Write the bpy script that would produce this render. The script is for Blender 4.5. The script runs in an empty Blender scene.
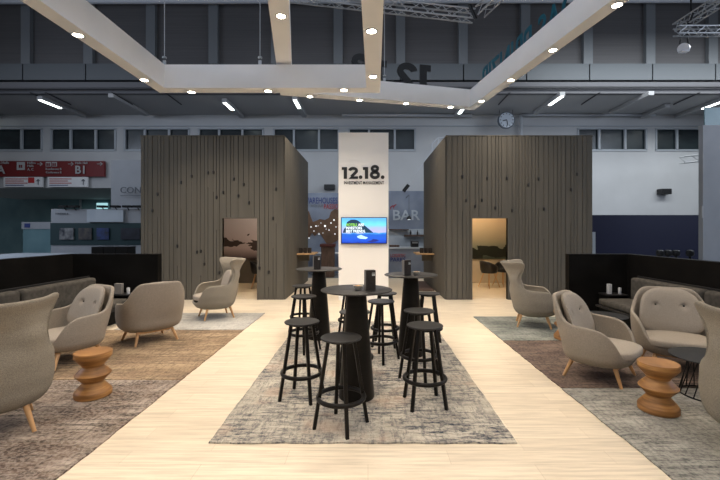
import bpy, bmesh, math, random
from mathutils import Vector, Matrix
random.seed(7)
C = bpy.context.scene.collection
scn = bpy.context.scene
PI = math.pi
# ------------------------------------------------------------- camera
F, PX, HY, HC = 400.0, 368.0, 231.0, 1.68
cd = bpy.data.cameras.new('camera'); cam = bpy.data.objects.new('camera', cd); C.objects.link(cam)
cam.location = (0, 0, HC); cam.rotation_euler = (PI/2, 0, 0)
cd.lens = F/720*36; cd.sensor_width = 36; cd.shift_x = (360-PX)/720; cd.shift_y = (HY-240)/720
cd.clip_start = .05; cd.clip_end = 200
scn.camera = cam
scn.view_settings.view_transform = 'Standard'; scn.view_settings.look = 'None'
scn.view_settings.gamma = 1; scn.view_settings.use_curve_mapping = False
scn.view_settings.exposure = 0.3
# ------------------------------------------------------------- world, hall light and added fill lights
w = bpy.data.worlds.new('world'); scn.world = w; w.use_nodes = True
w.node_tree.nodes['Background'].inputs[0].default_value = (.86, .91, 1, 1)
w.node_tree.nodes['Background'].inputs[1].default_value = .07
def area(name, loc, rot, sx, sy, power, col):
    l = bpy.data.lights.new(name, 'AREA'); l.shape = 'RECTANGLE'; l.size = sx; l.size_y = sy
    l.energy = power; l.color = col
    o = bpy.data.objects.new(name, l); o.location = loc; o.rotation_euler = rot; C.objects.link(o); return o
SPOT_W, SPOT_C = 152, (1, .86, .70)
area('hall_light_high', (0, 2, 12.5), (0, 0, 0), 34, 14, 200, (.82, .9, 1))
area('fill_light_near', (0, -7, 9.5), (math.radians(62), 0, 0), 20, 2, 500, (.72, .82, 1))  # added fill behind the camera, brightens the front beam face, column and cabins
area('fill_light_side', (19, 5, 7.5), (0, math.radians(80), 0), 2, 14, 760, (.72, .82, 1))  # added fill from the right, aimed level at the inner beam faces
area('fill_light_side', (-19, 5, 7.5), (0, math.radians(-80), 0), 2, 14, 760, (.72, .82, 1))  # matching added fill from the left side
area('hall_light_right', (15, 15.5, 9.5), (math.radians(25), 0, 0), 14, 2, 620, (.9, .96, 1))
area('hall_light_left', (-16, 15.5, 9.5), (math.radians(25), 0, 0), 12, 2, 40, (.85, .9, 1))
area('hall_light_middle', (0, 15.2, 9.5), (math.radians(25), 0, 0), 12, 2, 120, (.85, .91, 1))
area('passage_light', (-17, 27, 3.9), (0, 0, 0), 8, 1.5, 70, (.8, 1, .95))
area('booth_light_map', (-1.9, 14.0, 3.4), (math.radians(50), 0, 0), 1.6, .2, 16, (.85, .92, 1))
area('booth_light_bar', (1.6, 13.6, 3.4), (math.radians(50), 0, 0), 1.6, .2, 16, (.85, .92, 1))

# ------------------------------------------------------------- helpers
def px(x, y, Y):
    return Vector(((x-PX)/F*Y, Y, HC-(y-HY)/F*Y))
def tag(o, label=None, cat=None, group=None, kind=None):
    if label: o['label'] = label
    if cat: o['category'] = cat
    if group: o['group'] = group
    if kind: o['kind'] = kind
    return o
def empty(name, loc=(0, 0, 0), rz=0, label=None, cat=None, group=None):
    o = bpy.data.objects.new(name, None); C.objects.link(o); o.location = loc; o.rotation_euler = (0, 0, rz)
    o.empty_display_size = .1
    return tag(o, label, cat, group)
def children(o): return [c for c in list(C.objects) if c.parent == o]
def copy_tree(o, parent=None):
    kids = children(o)
    c = o.copy(); C.objects.link(c)
    if parent: c.parent = parent
    for k in kids: copy_tree(k, c)
    return c
class MB:
    def __init__(s): s.bm = bmesh.new()
    def box(s, x0, x1, y0, y1, z0, z1):
        v = [s.bm.verts.new(p) for p in [(x0,y0,z0),(x1,y0,z0),(x1,y1,z0),(x0,y1,z0),(x0,y0,z1),(x1,y0,z1),(x1,y1,z1),(x0,y1,z1)]]
        for f in [(0,3,2,1),(4,5,6,7),(0,1,5,4),(1,2,6,5),(2,3,7,6),(3,0,4,7)]: s.bm.faces.new([v[i] for i in f])
        return s
    def prism(s, pts, z0, z1):      # plan polygon, counter-clockwise
        a = [s.bm.verts.new((p[0], p[1], z0)) for p in pts]; b = [s.bm.verts.new((p[0], p[1], z1)) for p in pts]
        s.bm.faces.new(a[::-1]); s.bm.faces.new(b)
        for i in range(len(pts)):
            j = (i+1) % len(pts); s.bm.faces.new([a[i], a[j], b[j], b[i]])
        return s
    def bar(s, p, q, r0, r1=None, n=8):
        if r1 is None: r1 = r0
        p, q = Vector(p), Vector(q); d = (q-p).normalized()
        u = d.orthogonal().normalized(); v = d.cross(u)
        A, B = [], []
        for i in range(n):
            t = 2*PI*(i+.5)/n; e = u*math.cos(t)+v*math.sin(t)
            A.append(s.bm.verts.new(p+e*r0)); B.append(s.bm.verts.new(q+e*r1))
        s.bm.faces.new(A[::-1]); s.bm.faces.new(B)
        for i in range(n):
            j = (i+1) % n; s.bm.faces.new([A[i], A[j], B[j], B[i]])
        return s
    def lathe(s, prof, n=32, c=(0, 0, 0)):
        rings = []
        for r, z in prof:
            if r < 1e-6: rings.append([s.bm.verts.new((c[0], c[1], c[2]+z))])
            else: rings.append([s.bm.verts.new((c[0]+r*math.cos(2*PI*i/n), c[1]+r*math.sin(2*PI*i/n), c[2]+z)) for i in range(n)])
        for a, b in zip(rings[:-1], rings[1:]):
            for i in range(n):
                j = (i+1) % n
                if len(a) == 1 and len(b) == 1: continue
                if len(a) == 1: s.bm.faces.new([a[0], b[j], b[i]])
                elif len(b) == 1: s.bm.faces.new([a[i], a[j], b[0]])
                else: s.bm.faces.new([a[i], a[j], b[j], b[i]])
        return s
    def torus(s, R, z, rx, rz, n=40, m=10, c=(0, 0)):
        g = [[s.bm.verts.new((c[0]+(R+rx*math.cos(2*PI*j/m))*math.cos(2*PI*i/n), c[1]+(R+rx*math.cos(2*PI*j/m))*math.sin(2*PI*i/n), z+rz*math.sin(2*PI*j/m))) for j in range(m)] for i in range(n)]
        for i in range(n):
            for j in range(m):
                s.bm.faces.new([g[i][j], g[(i+1)%n][j], g[(i+1)%n][(j+1)%m], g[i][(j+1)%m]])
        return s
    def superq(s, a, b, c, cx=0, cy=0, cz=0, e1=.5, e2=.5, n=32, m=16, fn=None):   # super-ellipsoid
        def pw(v, e): return math.copysign(abs(v)**e, v)
        rings = []
        for i in range(m+1):
            ph = -PI/2+PI*i/m
            if i in (0, m): pts = [(0, 0, c*pw(math.sin(ph), e1))]
            else: pts = [(a*pw(math.cos(ph), e1)*pw(math.cos(2*PI*k/n), e2), b*pw(math.cos(ph), e1)*pw(math.sin(2*PI*k/n), e2), c*pw(math.sin(ph), e1)) for k in range(n)]
            r = []
            for p in pts:
                if fn: p = fn(*p)
                r.append(s.bm.verts.new((p[0]+cx, p[1]+cy, p[2]+cz)))
            rings.append(r)
        for A, B in zip(rings[:-1], rings[1:]):
            for i in range(n):
                j = (i+1) % n
                if len(A) == 1: s.bm.faces.new([A[0], B[j], B[i]])
                elif len(B) == 1: s.bm.faces.new([A[i], A[j], B[0]])
                else: s.bm.faces.new([A[i], A[j], B[j], B[i]])
        return s
    def build(s, name, mat, parent=None, smooth=False, bevel=0, loc=None, rot=None, seg=2):
        me = bpy.data.meshes.new(name)
        bmesh.ops.recalc_face_normals(s.bm, faces=s.bm.faces[:])
        s.bm.to_mesh(me); s.bm.free()
        if mat: me.materials.append(mat)
        if smooth:
            for p in me.polygons: p.use_smooth = True
            try: me.set_sharp_from_angle(angle=math.radians(40))
            except Exception: pass
        o = bpy.data.objects.new(name, me); C.objects.link(o)
        if parent: o.parent = parent
        if loc is not None: o.location = loc
        if rot is not None: o.rotation_euler = rot
        if bevel:
            b = o.modifiers.new('bevel', 'BEVEL'); b.width = bevel; b.segments = seg; b.limit_method = 'ANGLE'
        return o
def lettering(name, s, mat, parent, origin, right, up, width=None, height=None, ext=.01, bold=0, anchor='l', space=1.0):
    """flat letters; origin = left end of the baseline, seen by the reader"""
    cu = bpy.data.curves.new(name, 'FONT'); cu.body = s; cu.extrude = .05; cu.offset = bold; cu.space_character = space; cu.resolution_u = 3
    t = bpy.data.objects.new(name, cu); C.objects.link(t)
    bpy.context.view_layer.update()
    dg = bpy.context.evaluated_depsgraph_get()
    me = bpy.data.meshes.new_from_object(t.evaluated_get(dg))
    bpy.data.objects.remove(t)
    xs = [v.co.x for v in me.vertices]; ys = [v.co.y for v in me.vertices]
    x0, x1, y1 = min(xs), max(xs), max(ys)
    sx = width/(x1-x0) if width else None; sy = height/y1 if height else None
    if sx is None: sx = sy
    if sy is None: sy = sx
    R, U = Vector(right).normalized(), Vector(up).normalized(); N = R.cross(U); O = Vector(origin)
    for v in me.vertices:
        c = v.co; v.co = O + R*((c.x-x0)*sx) + U*(c.y*sy) + N*(c.z/.05*ext/2+ext/2)
    me.materials.clear(); me.materials.append(mat)
    o = bpy.data.objects.new(name, me); C.objects.link(o)
    if parent: o.parent = parent; o.matrix_parent_inverse = Matrix.Identity(4)
    return o

def number_sign(name, m, parent, origin, right, up, h, ext=.02):
    """the figures 12.18. drawn as heavy geometric shapes; h = height of the 1"""
    R, U = Vector(right).normalized(), Vector(up).normalized(); N = R.cross(U); O = Vector(origin); mb = MB(); bm = mb.bm
    def poly(pts):
        A = [bm.verts.new(O+R*(x*h)+U*(y*h)+N*.001) for x, y in pts]; B = [bm.verts.new(O+R*(x*h)+U*(y*h)+N*ext) for x, y in pts]
        bm.faces.new(A[::-1]); bm.faces.new(B)
        for i in range(len(pts)): j = (i+1) % len(pts); bm.faces.new([A[i], A[j], B[j], B[i]])
    def band(pts, w):
        P = [Vector((x, y, 0)) for x, y in pts]; a, b = [], []
        for i, p in enumerate(P):
            d = (P[min(i+1, len(P)-1)]-P[max(i-1, 0)]).normalized(); n = Vector((-d.y, d.x, 0))
            a.append(p+n*w/2); b.append(p-n*w/2)
        for i in range(len(P)-1): poly([(q.x, q.y) for q in (b[i], b[i+1], a[i+1], a[i])])
    def disc(cx, cy, r): poly([(cx+r*math.cos(t*PI/12), cy+r*math.sin(t*PI/12)) for t in range(24)])
    def ring(cx, cy, rx, ry, w): band([(cx+rx*math.cos(t*PI/14), cy+ry*math.sin(t*PI/14)) for t in range(29)], w)
    for x in (0, 1.80): poly([(x+.15, 0), (x+.43, 0), (x+.43, 1), (x-.02, 1), (x-.02, .76), (x+.15, .76)])
    band([(.95+.29*math.cos(math.radians(t)), .69+.20*math.sin(math.radians(t))) for t in range(175, -46, -13)]+[(.80, .18)], .25)
    poly([(.56, 0), (1.37, 0), (1.37, .21), (.78, .21)]); 
    disc(1.58, .14, .155); disc(3.46, .14, .155)
    ring(2.80, .33, .31, .23, .25); ring(2.80, .87, .24, .19, .24)
    return mb.build(name, m, parent)

# ------------------------------------------------------------- materials
def mat(name, col, rough=.6, metal=0, emit=0, ecol=None):
    m = bpy.data.materials.new(name); m.use_nodes = True; b = m.node_tree.nodes['Principled BSDF']
    b.inputs['Base Color'].default_value = (*col, 1); b.inputs['Roughness'].default_value = rough; b.inputs['Metallic'].default_value = metal
    if emit: b.inputs['Emission Color'].default_value = (*(ecol or col), 1); b.inputs['Emission Strength'].default_value = emit
    return m
def noisy(name, c1, c2, scale=(8, 8, 8), rough=.7, nscale=1, detail=4, lo=.3, hi=.7, bump=0, bscale=200, c3=None, metal=0):
    m = mat(name, c1, rough, metal); nt = m.node_tree; b = nt.nodes['Principled BSDF']
    tc = nt.nodes.new('ShaderNodeTexCoord'); mp = nt.nodes.new('ShaderNodeMapping'); mp.inputs['Scale'].default_value = scale
    nz = nt.nodes.new('ShaderNodeTexNoise'); nz.inputs['Scale'].default_value = nscale; nz.inputs['Detail'].default_value = detail
    cr = nt.nodes.new('ShaderNodeValToRGB'); e = cr.color_ramp.elements
    e[0].position = lo; e[1].position = hi; e[0].color = (*c1, 1); e[1].color = (*c2, 1)
    if c3: x = cr.color_ramp.elements.new((lo+hi)/2); x.color = (*c3, 1)
    L = nt.links.new
    L(tc.outputs['Object'], mp.inputs[0]); L(mp.outputs[0], nz.inputs['Vector']); L(nz.outputs[0], cr.inputs[0]); L(cr.outputs[0], b.inputs['Base Color'])
    if bump:
        n2 = nt.nodes.new('ShaderNodeTexNoise'); n2.inputs['Scale'].default_value = bscale; n2.inputs['Detail'].default_value = 2
        bp = nt.nodes.new('ShaderNodeBump'); bp.inputs['Strength'].default_value = bump; bp.inputs['Distance'].default_value = .004
        L(tc.outputs['Object'], n2.inputs['Vector']); L(n2.outputs[0], bp.inputs['Height']); L(bp.outputs[0], b.inputs['Normal'])
    return m
def rugmat(name, base, dark, light, sx=1.0, streak=.5, patch=.5, fine=.6, warm=None):
    """worn woven rug: stretched weave noise, patches of fading and fine pile speckle"""
    m = mat(name, base, .95); nt = m.node_tree; b = nt.nodes['Principled BSDF']; L = nt.links.new
    tc = nt.nodes.new('ShaderNodeTexCoord')
    def noise(scale, det=3, s=1, ro=.6):
        mp = nt.nodes.new('ShaderNodeMapping'); mp.inputs['Scale'].default_value = scale
        nz = nt.nodes.new('ShaderNodeTexNoise'); nz.inputs['Scale'].default_value = s; nz.inputs['Detail'].default_value = det; nz.inputs['Roughness'].default_value = ro
        L(tc.outputs['Object'], mp.inputs[0]); L(mp.outputs[0], nz.inputs['Vector']); return nz.outputs[0]
    def ramp(x, a, c):
        mr = nt.nodes.new('ShaderNodeMapRange'); mr.inputs[1].default_value = a; mr.inputs[2].default_value = c; L(x, mr.inputs[0]); return mr.outputs[0]
    def mul(x, y, op='MULTIPLY'):
        n = nt.nodes.new('ShaderNodeMath'); n.operation = op
        for i, q in enumerate((x, y)):
            if isinstance(q, (int, float)): n.inputs[i].default_value = q
            else: L(q, n.inputs[i])
        n.use_clamp = True; return n.outputs[0]
    def mix(f, a, c):
        n = nt.nodes.new('ShaderNodeMix'); n.data_type = 'RGBA'; L(f, n.inputs[0])
        for i, q in ((6, a), (7, c)):
            if isinstance(q, tuple): n.inputs[i].default_value = (*q, 1)
            else: L(q, n.inputs[i])
        return n.outputs[2]
    patchf = ramp(noise((1.1, 2.2, 1), 5, 1.6), .40, .62)
    st = ramp(noise((2.6*sx, 15, 1), 5, 1.5, .8), .48, .545)
    st2 = ramp(noise((15, 3.2, 1), 5, 1.4, .8), .50, .57)
    big = ramp(noise((.8, 1.3, 1), 3, 1.3), .40, .60)
    fi = ramp(noise((24, 28, 1), 3, 1.3), .46, .56)
    c = mix(mul(patchf, patch), base, light)
    c = mix(mul(mul(st, mul(mul(big, .75), .25, 'ADD')), streak), c, dark)
    c = mix(mul(mul(st2, .55), streak), c, dark)
    c = mix(mul(fi, fine*.55), c, light)
    if warm: c = mix(mul(ramp(noise((1.4, 1.8, 1), 3, 1.1), .55, .68), .45), c, warm)
    L(c, b.inputs['Base Color'])
    bp = nt.nodes.new('ShaderNodeBump'); bp.inputs['Strength'].default_value = .5; bp.inputs['Distance'].default_value = .004
    L(fi, bp.inputs['Height']); L(bp.outputs[0], b.inputs['Normal'])
    return m
def plankmat():
    m = mat('pale_oak_planks', (.7, .6, .45), .42); nt = m.node_tree; b = nt.nodes['Principled BSDF']; L = nt.links.new
    tc = nt.nodes.new('ShaderNodeTexCoord')
    br = nt.nodes.new('ShaderNodeTexBrick'); br.inputs['Scale'].default_value = 1; br.inputs['Brick Width'].default_value = 1.2; br.inputs['Row Height'].default_value = .18
    br.inputs['Mortar Size'].default_value = .0012; br.inputs['Color1'].default_value = (.76, .665, .53, 1); br.inputs['Color2'].default_value = (.70, .605, .475, 1); br.inputs['Mortar'].default_value = (.5, .4, .28, 1)
    mp = nt.nodes.new('ShaderNodeMapping'); mp.inputs['Scale'].default_value = (1.2, 22, 1)
    nz = nt.nodes.new('ShaderNodeTexNoise'); nz.inputs['Scale'].default_value = 1.5; nz.inputs['Detail'].default_value = 5; nz.inputs['Roughness'].default_value = .65
    cr = nt.nodes.new('ShaderNodeValToRGB'); cr.color_ramp.elements[0].position = .35; cr.color_ramp.elements[1].position = .62
    cr.color_ramp.elements[0].color = (.80, .77, .72, 1); cr.color_ramp.elements[1].color = (1.06, 1.04, 1.0, 1)
    mx = nt.nodes.new('ShaderNodeMix'); mx.data_type = 'RGBA'; mx.blend_type = 'MULTIPLY'; mx.inputs[0].default_value = 1
    L(tc.outputs['Object'], br.inputs['Vector']); L(tc.outputs['Object'], mp.inputs[0]); L(mp.outputs[0], nz.inputs['Vector']); L(nz.outputs[0], cr.inputs[0])
    L(br.outputs['Color'], mx.inputs[6]); L(cr.outputs[0], mx.inputs[7]); L(mx.outputs[2], b.inputs['Base Color'])
    return m
M = dict(
    planks=plankmat(),
    hallfloor=noisy('grey_hall_carpet', (.12, .13, .15), (.16, .17, .19), (4, 4, 4)),
    wall=noisy('painted_hall_wall', (.50, .505, .51), (.56, .565, .57), (.6, .6, .6), .8),
    soffit=mat('painted_soffit', (.42, .42, .425), .8),
    darkglass=noisy('dark_blind', (.062, .060, .063), (.078, .075, .078), (.3, .3, 25), .6),
    pillar=mat('grey_blue_metal', (.125, .135, .145), .5),
    parapet=mat('parapet_metal', (.075, .085, .095), .5),
    beamgrey=mat('hall_beam', (.11, .11, .12), .6),
    pipe=mat('dark_pipe', (.03, .03, .035), .5),
    palepipe=mat('pale_pipe', (.5, .52, .55), .5),
    windowglass=noisy('dark_window_glass', (.012, .018, .022), (.03, .045, .05), (.8, .8, 1.5), .25),
    winframe=mat('window_frame_grey', (.42, .45, .48), .5),
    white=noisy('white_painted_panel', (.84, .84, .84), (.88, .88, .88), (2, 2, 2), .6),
    dimwhite=noisy('shaded_white_panel', (.33, .345, .37), (.37, .385, .41), (2, 2, 2), .6),  # white panels standing in dim light: their shade is put into the colour
    column=noisy('cream_white_panel', (.86, .83, .78), (.9, .87, .82), (1, 1, 1), .6),
    clad=noisy('grey_brown_board', (.100, .092, .076), (.120, .110, .092), (9, 9, .6), .65),
    cladbase=mat('grey_brown_groove', (.05, .046, .04), .8),
    knob=mat('dark_knob', (.015, .013, .012), .5),
    black=noisy('black_laminate', (.006, .0055, .005), (.010, .009, .008), (3, 3, 3), .45),
    blackwood=noisy('black_stained_wood', (.005, .004, .0032), (.009, .007, .0055), (3, 3, 25), .45),
    blacktop=mat('black_linoleum', (.013, .0115, .0105), .5),
    graphite=mat('graphite_tray', (.016, .015, .0145), .55),
    sofa=noisy('charcoal_felt', (.06, .054, .046), (.10, .09, .076), (14, 14, 14), .95, bump=.5),
    wool=noisy('grey_beige_wool', (.25, .212, .168), (.39, .335, .27), (160, 160, 160), .95, detail=2, bump=.6, bscale=350),
    wool2=noisy('speckled_wool', (.16, .138, .108), (.38, .335, .265), (260, 260, 260), .95, detail=2, bump=.6, bscale=450),
    woolpad=noisy('grey_beige_wool_pad', (.29, .248, .20), (.40, .345, .285), (160, 160, 160), .95, detail=2, bump=.5, bscale=350),
    oak=noisy('oak_leg', (.50, .27, .11), (.66, .39, .18), (12, 12, 2), .45),
    endgrain=noisy('carved_wood', (.20, .085, .021), (.50, .25, .075), (3, 3, 26), .5, detail=8, lo=.36, hi=.64, c3=(.33, .15, .04)),
    steel=mat('steel', (.5, .5, .5), .35, .9),
    alu=mat('aluminium_truss', (.42, .43, .44), .45, .5),
    blackmetal=mat('black_metal', (.01, .01, .01), .4),
    lens=mat('lamp_lens', (1, .95, .85), .5, 0, 28, (1, .88, .68)),
    tube=mat('fluorescent_tube', (1, 1, 1), .5, 0, 6, (.9, 1, .97)),
    letter=mat('black_letter', (.008, .007, .006), .5),
    letterblack=mat('black_acrylic', (.006, .006, .007), .4),
    teal=mat('teal_letter', (.0, .085, .125), .5),
    red=mat('red_sign', (.17, .009, .010), .5),
    signwhite=mat('sign_white', (.46, .46, .46), .5),
    signred=mat('red_print', (.5, .03, .03), .5),
    navyprint=mat('navy_print', (.03, .05, .2), .6),
    greyprint=mat('grey_print', (.12, .13, .15), .6),
    redprint=mat('dull_red_print', (.32, .02, .035), .6),
    brown=noisy('brown_map_wood', (.10, .055, .03), (.18, .10, .055), (3, 3, 3), .7),
    concrete=noisy('blue_grey_concrete', (.17, .20, .27), (.27, .31, .38), (1.3, 1.3, 1.3), .8, detail=6),
    concretelight=noisy('pale_concrete', (.4, .45, .5), (.52, .57, .62), (1.3, 1.3, 1.3), .8, detail=6),
    rustwood=noisy('weathered_crate_wood', (.07, .045, .035), (.14, .09, .07), (20, 20, 3), .8),
    shelfwood=noisy('oak_shelf', (.5, .3, .14), (.62, .4, .2), (3, 20, 3), .5),
    darkteal=mat('dark_teal_panel', (.004, .03, .035), .6),
    navy=mat('navy_partition', (.0055, .0075, .04), .55),
    tealglass=noisy('teal_glass', (.10, .20, .23), (.20, .33, .36), (.7, .7, .5), .3),
    plaster=noisy('beige_plaster', (.45, .38, .28), (.5, .43, .32), (2, 2, 2), .8),
    darkfloor=noisy('grey_floor', (.25, .24, .22), (.3, .29, .27), (3, 3, 3), .6),
    ceramic=mat('cream_bowl', (.55, .5, .42), .4), snack=noisy('nuts', (.35, .17, .06), (.6, .35, .15), (60, 60, 60), .7),
    menu=noisy('dark_brown_leather', (.025, .02, .018), (.04, .033, .03), (40, 40, 40), .6), menuside=mat('menu_edge', (.22, .2, .18), .6),
    clock=mat('clock_face', (.62, .68, .75), .5), clockrim=mat('clock_rim', (.1, .12, .15), .4),
    blackplastic=mat('black_plastic', (.012, .012, .013), .4),
    silver=mat('silver_lamp', (.75, .75, .78), .3, .6),
)
M['rug_centre'] = rugmat('worn_blue_grey_beige_rug', (.36, .32, .26), (.028, .035, .055), (.60, .54, .44), 1, 1, .7, .5, (.50, .34, .24))
M['rug_dark'] = rugmat('worn_brown_grey_rug', (.135, .088, .062), (.028, .017, .012), (.54, .45, .37), .5, .95, .7, .6)
M['rug_tan'] = rugmat('worn_tan_rug', (.25, .165, .10), (.06, .038, .026), (.50, .365, .22), .5, .9, .7, .45)
M['rug_pale'] = rugmat('worn_pale_grey_rug', (.38, .36, .32), (.14, .15, .15), (.55, .52, .47), .7, .6, .6, .6)
M['rug_brown'] = rugmat('worn_red_brown_rug', (.10, .063, .048), (.028, .02, .018), (.28, .20, .155), .5, .8, .7, .6)
M['rug_green'] = rugmat('worn_grey_green_rug', (.17, .185, .165), (.045, .058, .062), (.38, .38, .33), .7, .8, .7, .6)
M['rug_grey'] = rugmat('worn_silver_grey_rug', (.235, .22, .19), (.06, .06, .06), (.46, .43, .37), .6, .8, .75, .6)

for k_, v_ in (('black', .06), ('blackwood', .2), ('blacktop', .35), ('graphite', .25), ('blackmetal', .2), ('sofa', .1), ('wool', .15), ('wool2', .15), ('woolpad', .15), ('menu', .2), ('clad', .2)):
    M[k_].node_tree.nodes['Principled BSDF'].inputs['Specular IOR Level'].default_value = v_
def struct(name, mb, m, **k):
    o = mb.build(name, m, **k); o['kind'] = 'structure'; return o
# ------------------------------------------------------------- setting: the hall
struct('floor', MB().box(-26, 26, -6, 34, -.12, -.02), M['hallfloor'])
struct('floor_stand', MB().box(-8, 8, -5, 14.3, -.019, 0), M['planks'])
YW = 22.0
def zy(y, Y): return HC-(y-HY)/F*Y
def xx(x, Y): return (x-PX)/F*Y
zo = zy(188, YW); xo = xx(111, YW)
wb = MB()
wb.box(xo, 26, YW, YW+.3, -.02, zy(150, YW)).box(-26, xo, YW, YW+.3, zo, zy(150, YW)).box(-26, 26, YW, YW+.3, zy(129, YW), 13)
wins = [[(-24, 20.6), (23, 41)], [(52.5, 70), (72, 95), (97, 114.5)], [(126, 144), (146, 168), (170.5, 188)], [(200, 218), (220.5, 241), (244, 262)],
        [(275, 293), (295, 318), (320, 337.5)], [(350, 368), (370, 394), (395.5, 414)], [(579, 598), (600, 624), (626, 645)], [(657, 675.5), (678, 701), (704, 720)]]
prev = -26
for g in wins:
    a, b = xx(g[0][0]-1, YW), xx(g[-1][1]+1, YW)
    wb.box(prev, a, YW, YW+.3, zy(150, YW), zy(129, YW)); prev = b
wb.box(prev, 26, YW, YW+.3, zy(150, YW), zy(129, YW))
struct('wall_back', wb, M['wall'])
for n, g in enumerate(wins):
    f = MB(); a, b = xx(g[0][0]-1, YW), xx(g[-1][1]+1, YW); z0, z1 = zy(150, YW), zy(129, YW)
    f.box(a-.05, b+.05, YW-.05, YW+.06, z0-.07, z0+.03).box(a-.05, b+.05, YW-.05, YW+.06, z1-.03, z1+.05)
    f.box(a-.05, a+.04, YW-.05, YW+.06, z0, z1).box(b-.04, b+.05, YW-.05, YW+.06, z0, z1)
    for p, q in zip(g[:-1], g[1:]):
        m_ = xx((p[1]+q[0])/2, YW); f.box(m_-.055, m_+.055, YW-.05, YW+.06, z0, z1)
    o = struct('window_%d' % (n+1), f, M['winframe'])
    MB().box(a, b, YW+.1, YW+.14, z0, z1).build('pane', M['windowglass'], o)
struct('trim_1', MB().box(-26, 26, YW-.06, YW, zy(126.5, YW), zy(125.5, YW)), M['winframe'])
# passage under the signs on the left
YP = 30.0
struct('ceiling', MB().box(-26, 0, YW+.3, YP, zo, zo+.15), M['soffit'])
struct('wall_passage', MB().box(-30, 0, YP, YP+.2, -.02, zo+.2), M['tealglass'])
pm = MB()
for x in (-21.5, -19, -17, -15.4, -13.6, -12): pm.box(x-.07, x+.07, YP-.12, YP-.01, 0, zo)
struct('trim_2', pm, M['winframe'])
struct('window_9', MB().box(xx(97, YP), xx(108, YP), YP-.06, YP-.02, zy(212, YP), zy(203, YP)), mat('daylit_pane', (.3, .45, .5), .4, 0, .7, (.45, .8, .85)))
# ceiling slab, gallery, blinds
YG = 18.8; zs = zy(115, YW)
struct('ceiling_soffit', MB().box(-26, 26, YG, YW, zs, zs+.2), M['soffit'])
struct('trim_3', MB().box(-26, 26, YG-.25, YG, zs+.0, zy(84, YG)), M['beamgrey'])
pb = MB()
for i in range(-8, 9):
    xc = xx(400+61.9*i, YG)
    pb.box(xc+.03, xc+2.88, YG-.33, YG, zy(82.5, YG), zy(66.5, YG))
struct('trim_4', pb, M['parapet'])
struct('wall_upper', MB().box(-26, 26, YG, YG+.2, zy(84, YG), 14), M['darkglass'])
for i in range(-6, 6):
    xc = xx(400.3+61.9*i, YG)
    struct('trim_%d' % (i+12), MB().box(xc-.21, xc+.21, YG-.2, YG, zy(66.5, YG), 14), M['pillar'])
tag(MB().bar((-26, YG-.45, zy(7, YG)), (26, YG-.45, zy(5, YG)), .13, n=12).build('hall_pipe', M['palepipe'], smooth=True), 'long pale pipe running across the dark blinds at the top', 'pipe')
tag(MB().bar((-26, YG-.4, zy(92.5, YG)), (26, YG-.4, zy(89.5, YG)), .05, n=8).build('sprinkler_pipe', M['pipe'], smooth=True), 'thin dark pipe along the edge of the gallery soffit', 'pipe')
pp = MB(); a = px(521, 115, YW-.25); b = px(655, 115, YW-.25)
pp.bar(a, b, .07).bar(a, (a.x, a.y, 3), .09)
tag(pp.build('water_pipe', M['palepipe'], smooth=True), 'pale grey pipe bending down the back wall right of the clock', 'pipe')
tag(MB().bar(px(342, 115, YW-.3), px(472, 115.5, YW-.3), .08).build('water_pipe', M['palepipe'], smooth=True), 'pale grey pipe on the back wall above the bright column', 'pipe')
# fluorescent lamps under the soffit
lamps = [(-20.2, 20.8, 1, 'at the left edge of the picture'), (-15.45, 18.8, 1, 'above the red sign'), (-11.9, 18.5, 0, 'switched off, left of the left cabin'), (-6.9, 19.2, 1, 'over the left cabin'),
         (-3.45, 18.8, 1, 'just right of the left cabin, behind the frames'), (4.8, 20.3, 1, 'left of the clock, behind the beam'), (8.9, 18.3, 1, 'right of the clock'), (12.9, 18.2, 0, 'switched off, above the right windows'),
         (15.0, 20.0, 0, 'short one switched off, above the right windows'), (16.9, 18.9, 1, 'at the right edge of the picture')]
for x, y0, lit, where in lamps:
    t = empty('fluorescent_lamp', (x, y0, zs-.2), 0, 'long fluorescent ceiling lamp '+where, 'lamp', 'fluorescent lamps under the gallery')
    L_ = min(3.0, 21.9-y0)
    MB().box(-.13, .13, 0, L_, 0, .195).build('housing', M['soffit'], t, bevel=.02)
    if lit: MB().box(-.07, .07, .03, min(1.3, L_*.45), -.03, .0).build('tube', M['tube'], t)
for x in (45, 112, 165, 30, 600, 650, 700, 510):
    p = px(x, 92, YG-.4); q = Vector((p.x+.0, p.y+1.6, zs-.06))
    tag(MB().bar((p.x, p.y, p.z-.02), q, .03, n=6).build('pipe_bracket', M['pipe']), 'thin dark bracket arm under the gallery soffit', 'bracket', 'bracket arms of the sprinkler pipe')
# clock
ck = empty('wall_clock', px(506.5, 120, 21), 0, 'round station clock with pale blue face hanging over the right cabin', 'clock')
MB().bar((0, 0, 0), (0, .14, 0), .44, n=40).build('case', M['clockrim'], ck, smooth=True)
MB().bar((0, -.02, 0), (0, -.001, 0), .39, n=40).build('face', M['clock'], ck, smooth=True)
for i in range(12):
    a = i*PI/6; tk = MB(); tk.bar((.30*math.sin(a), -.03, .30*math.cos(a)), (.36*math.sin(a), -.03, .36*math.cos(a)), .018, n=4); tk.build('hour_mark', M['pipe'], ck)
MB().bar((0, -.04, 0), (-.2, -.04, -.04), .022, n=4).build('hand', M['pipe'], ck)
MB().bar((0, -.05, 0), (.06, -.05, -.31), .016, n=4).build('hand', M['pipe'], ck)
for q in (-.35, .35): MB().bar((q, .07, .35), (q, .07, 1.6), .012, n=5).build('hanger', M['pipe'], ck)
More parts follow.
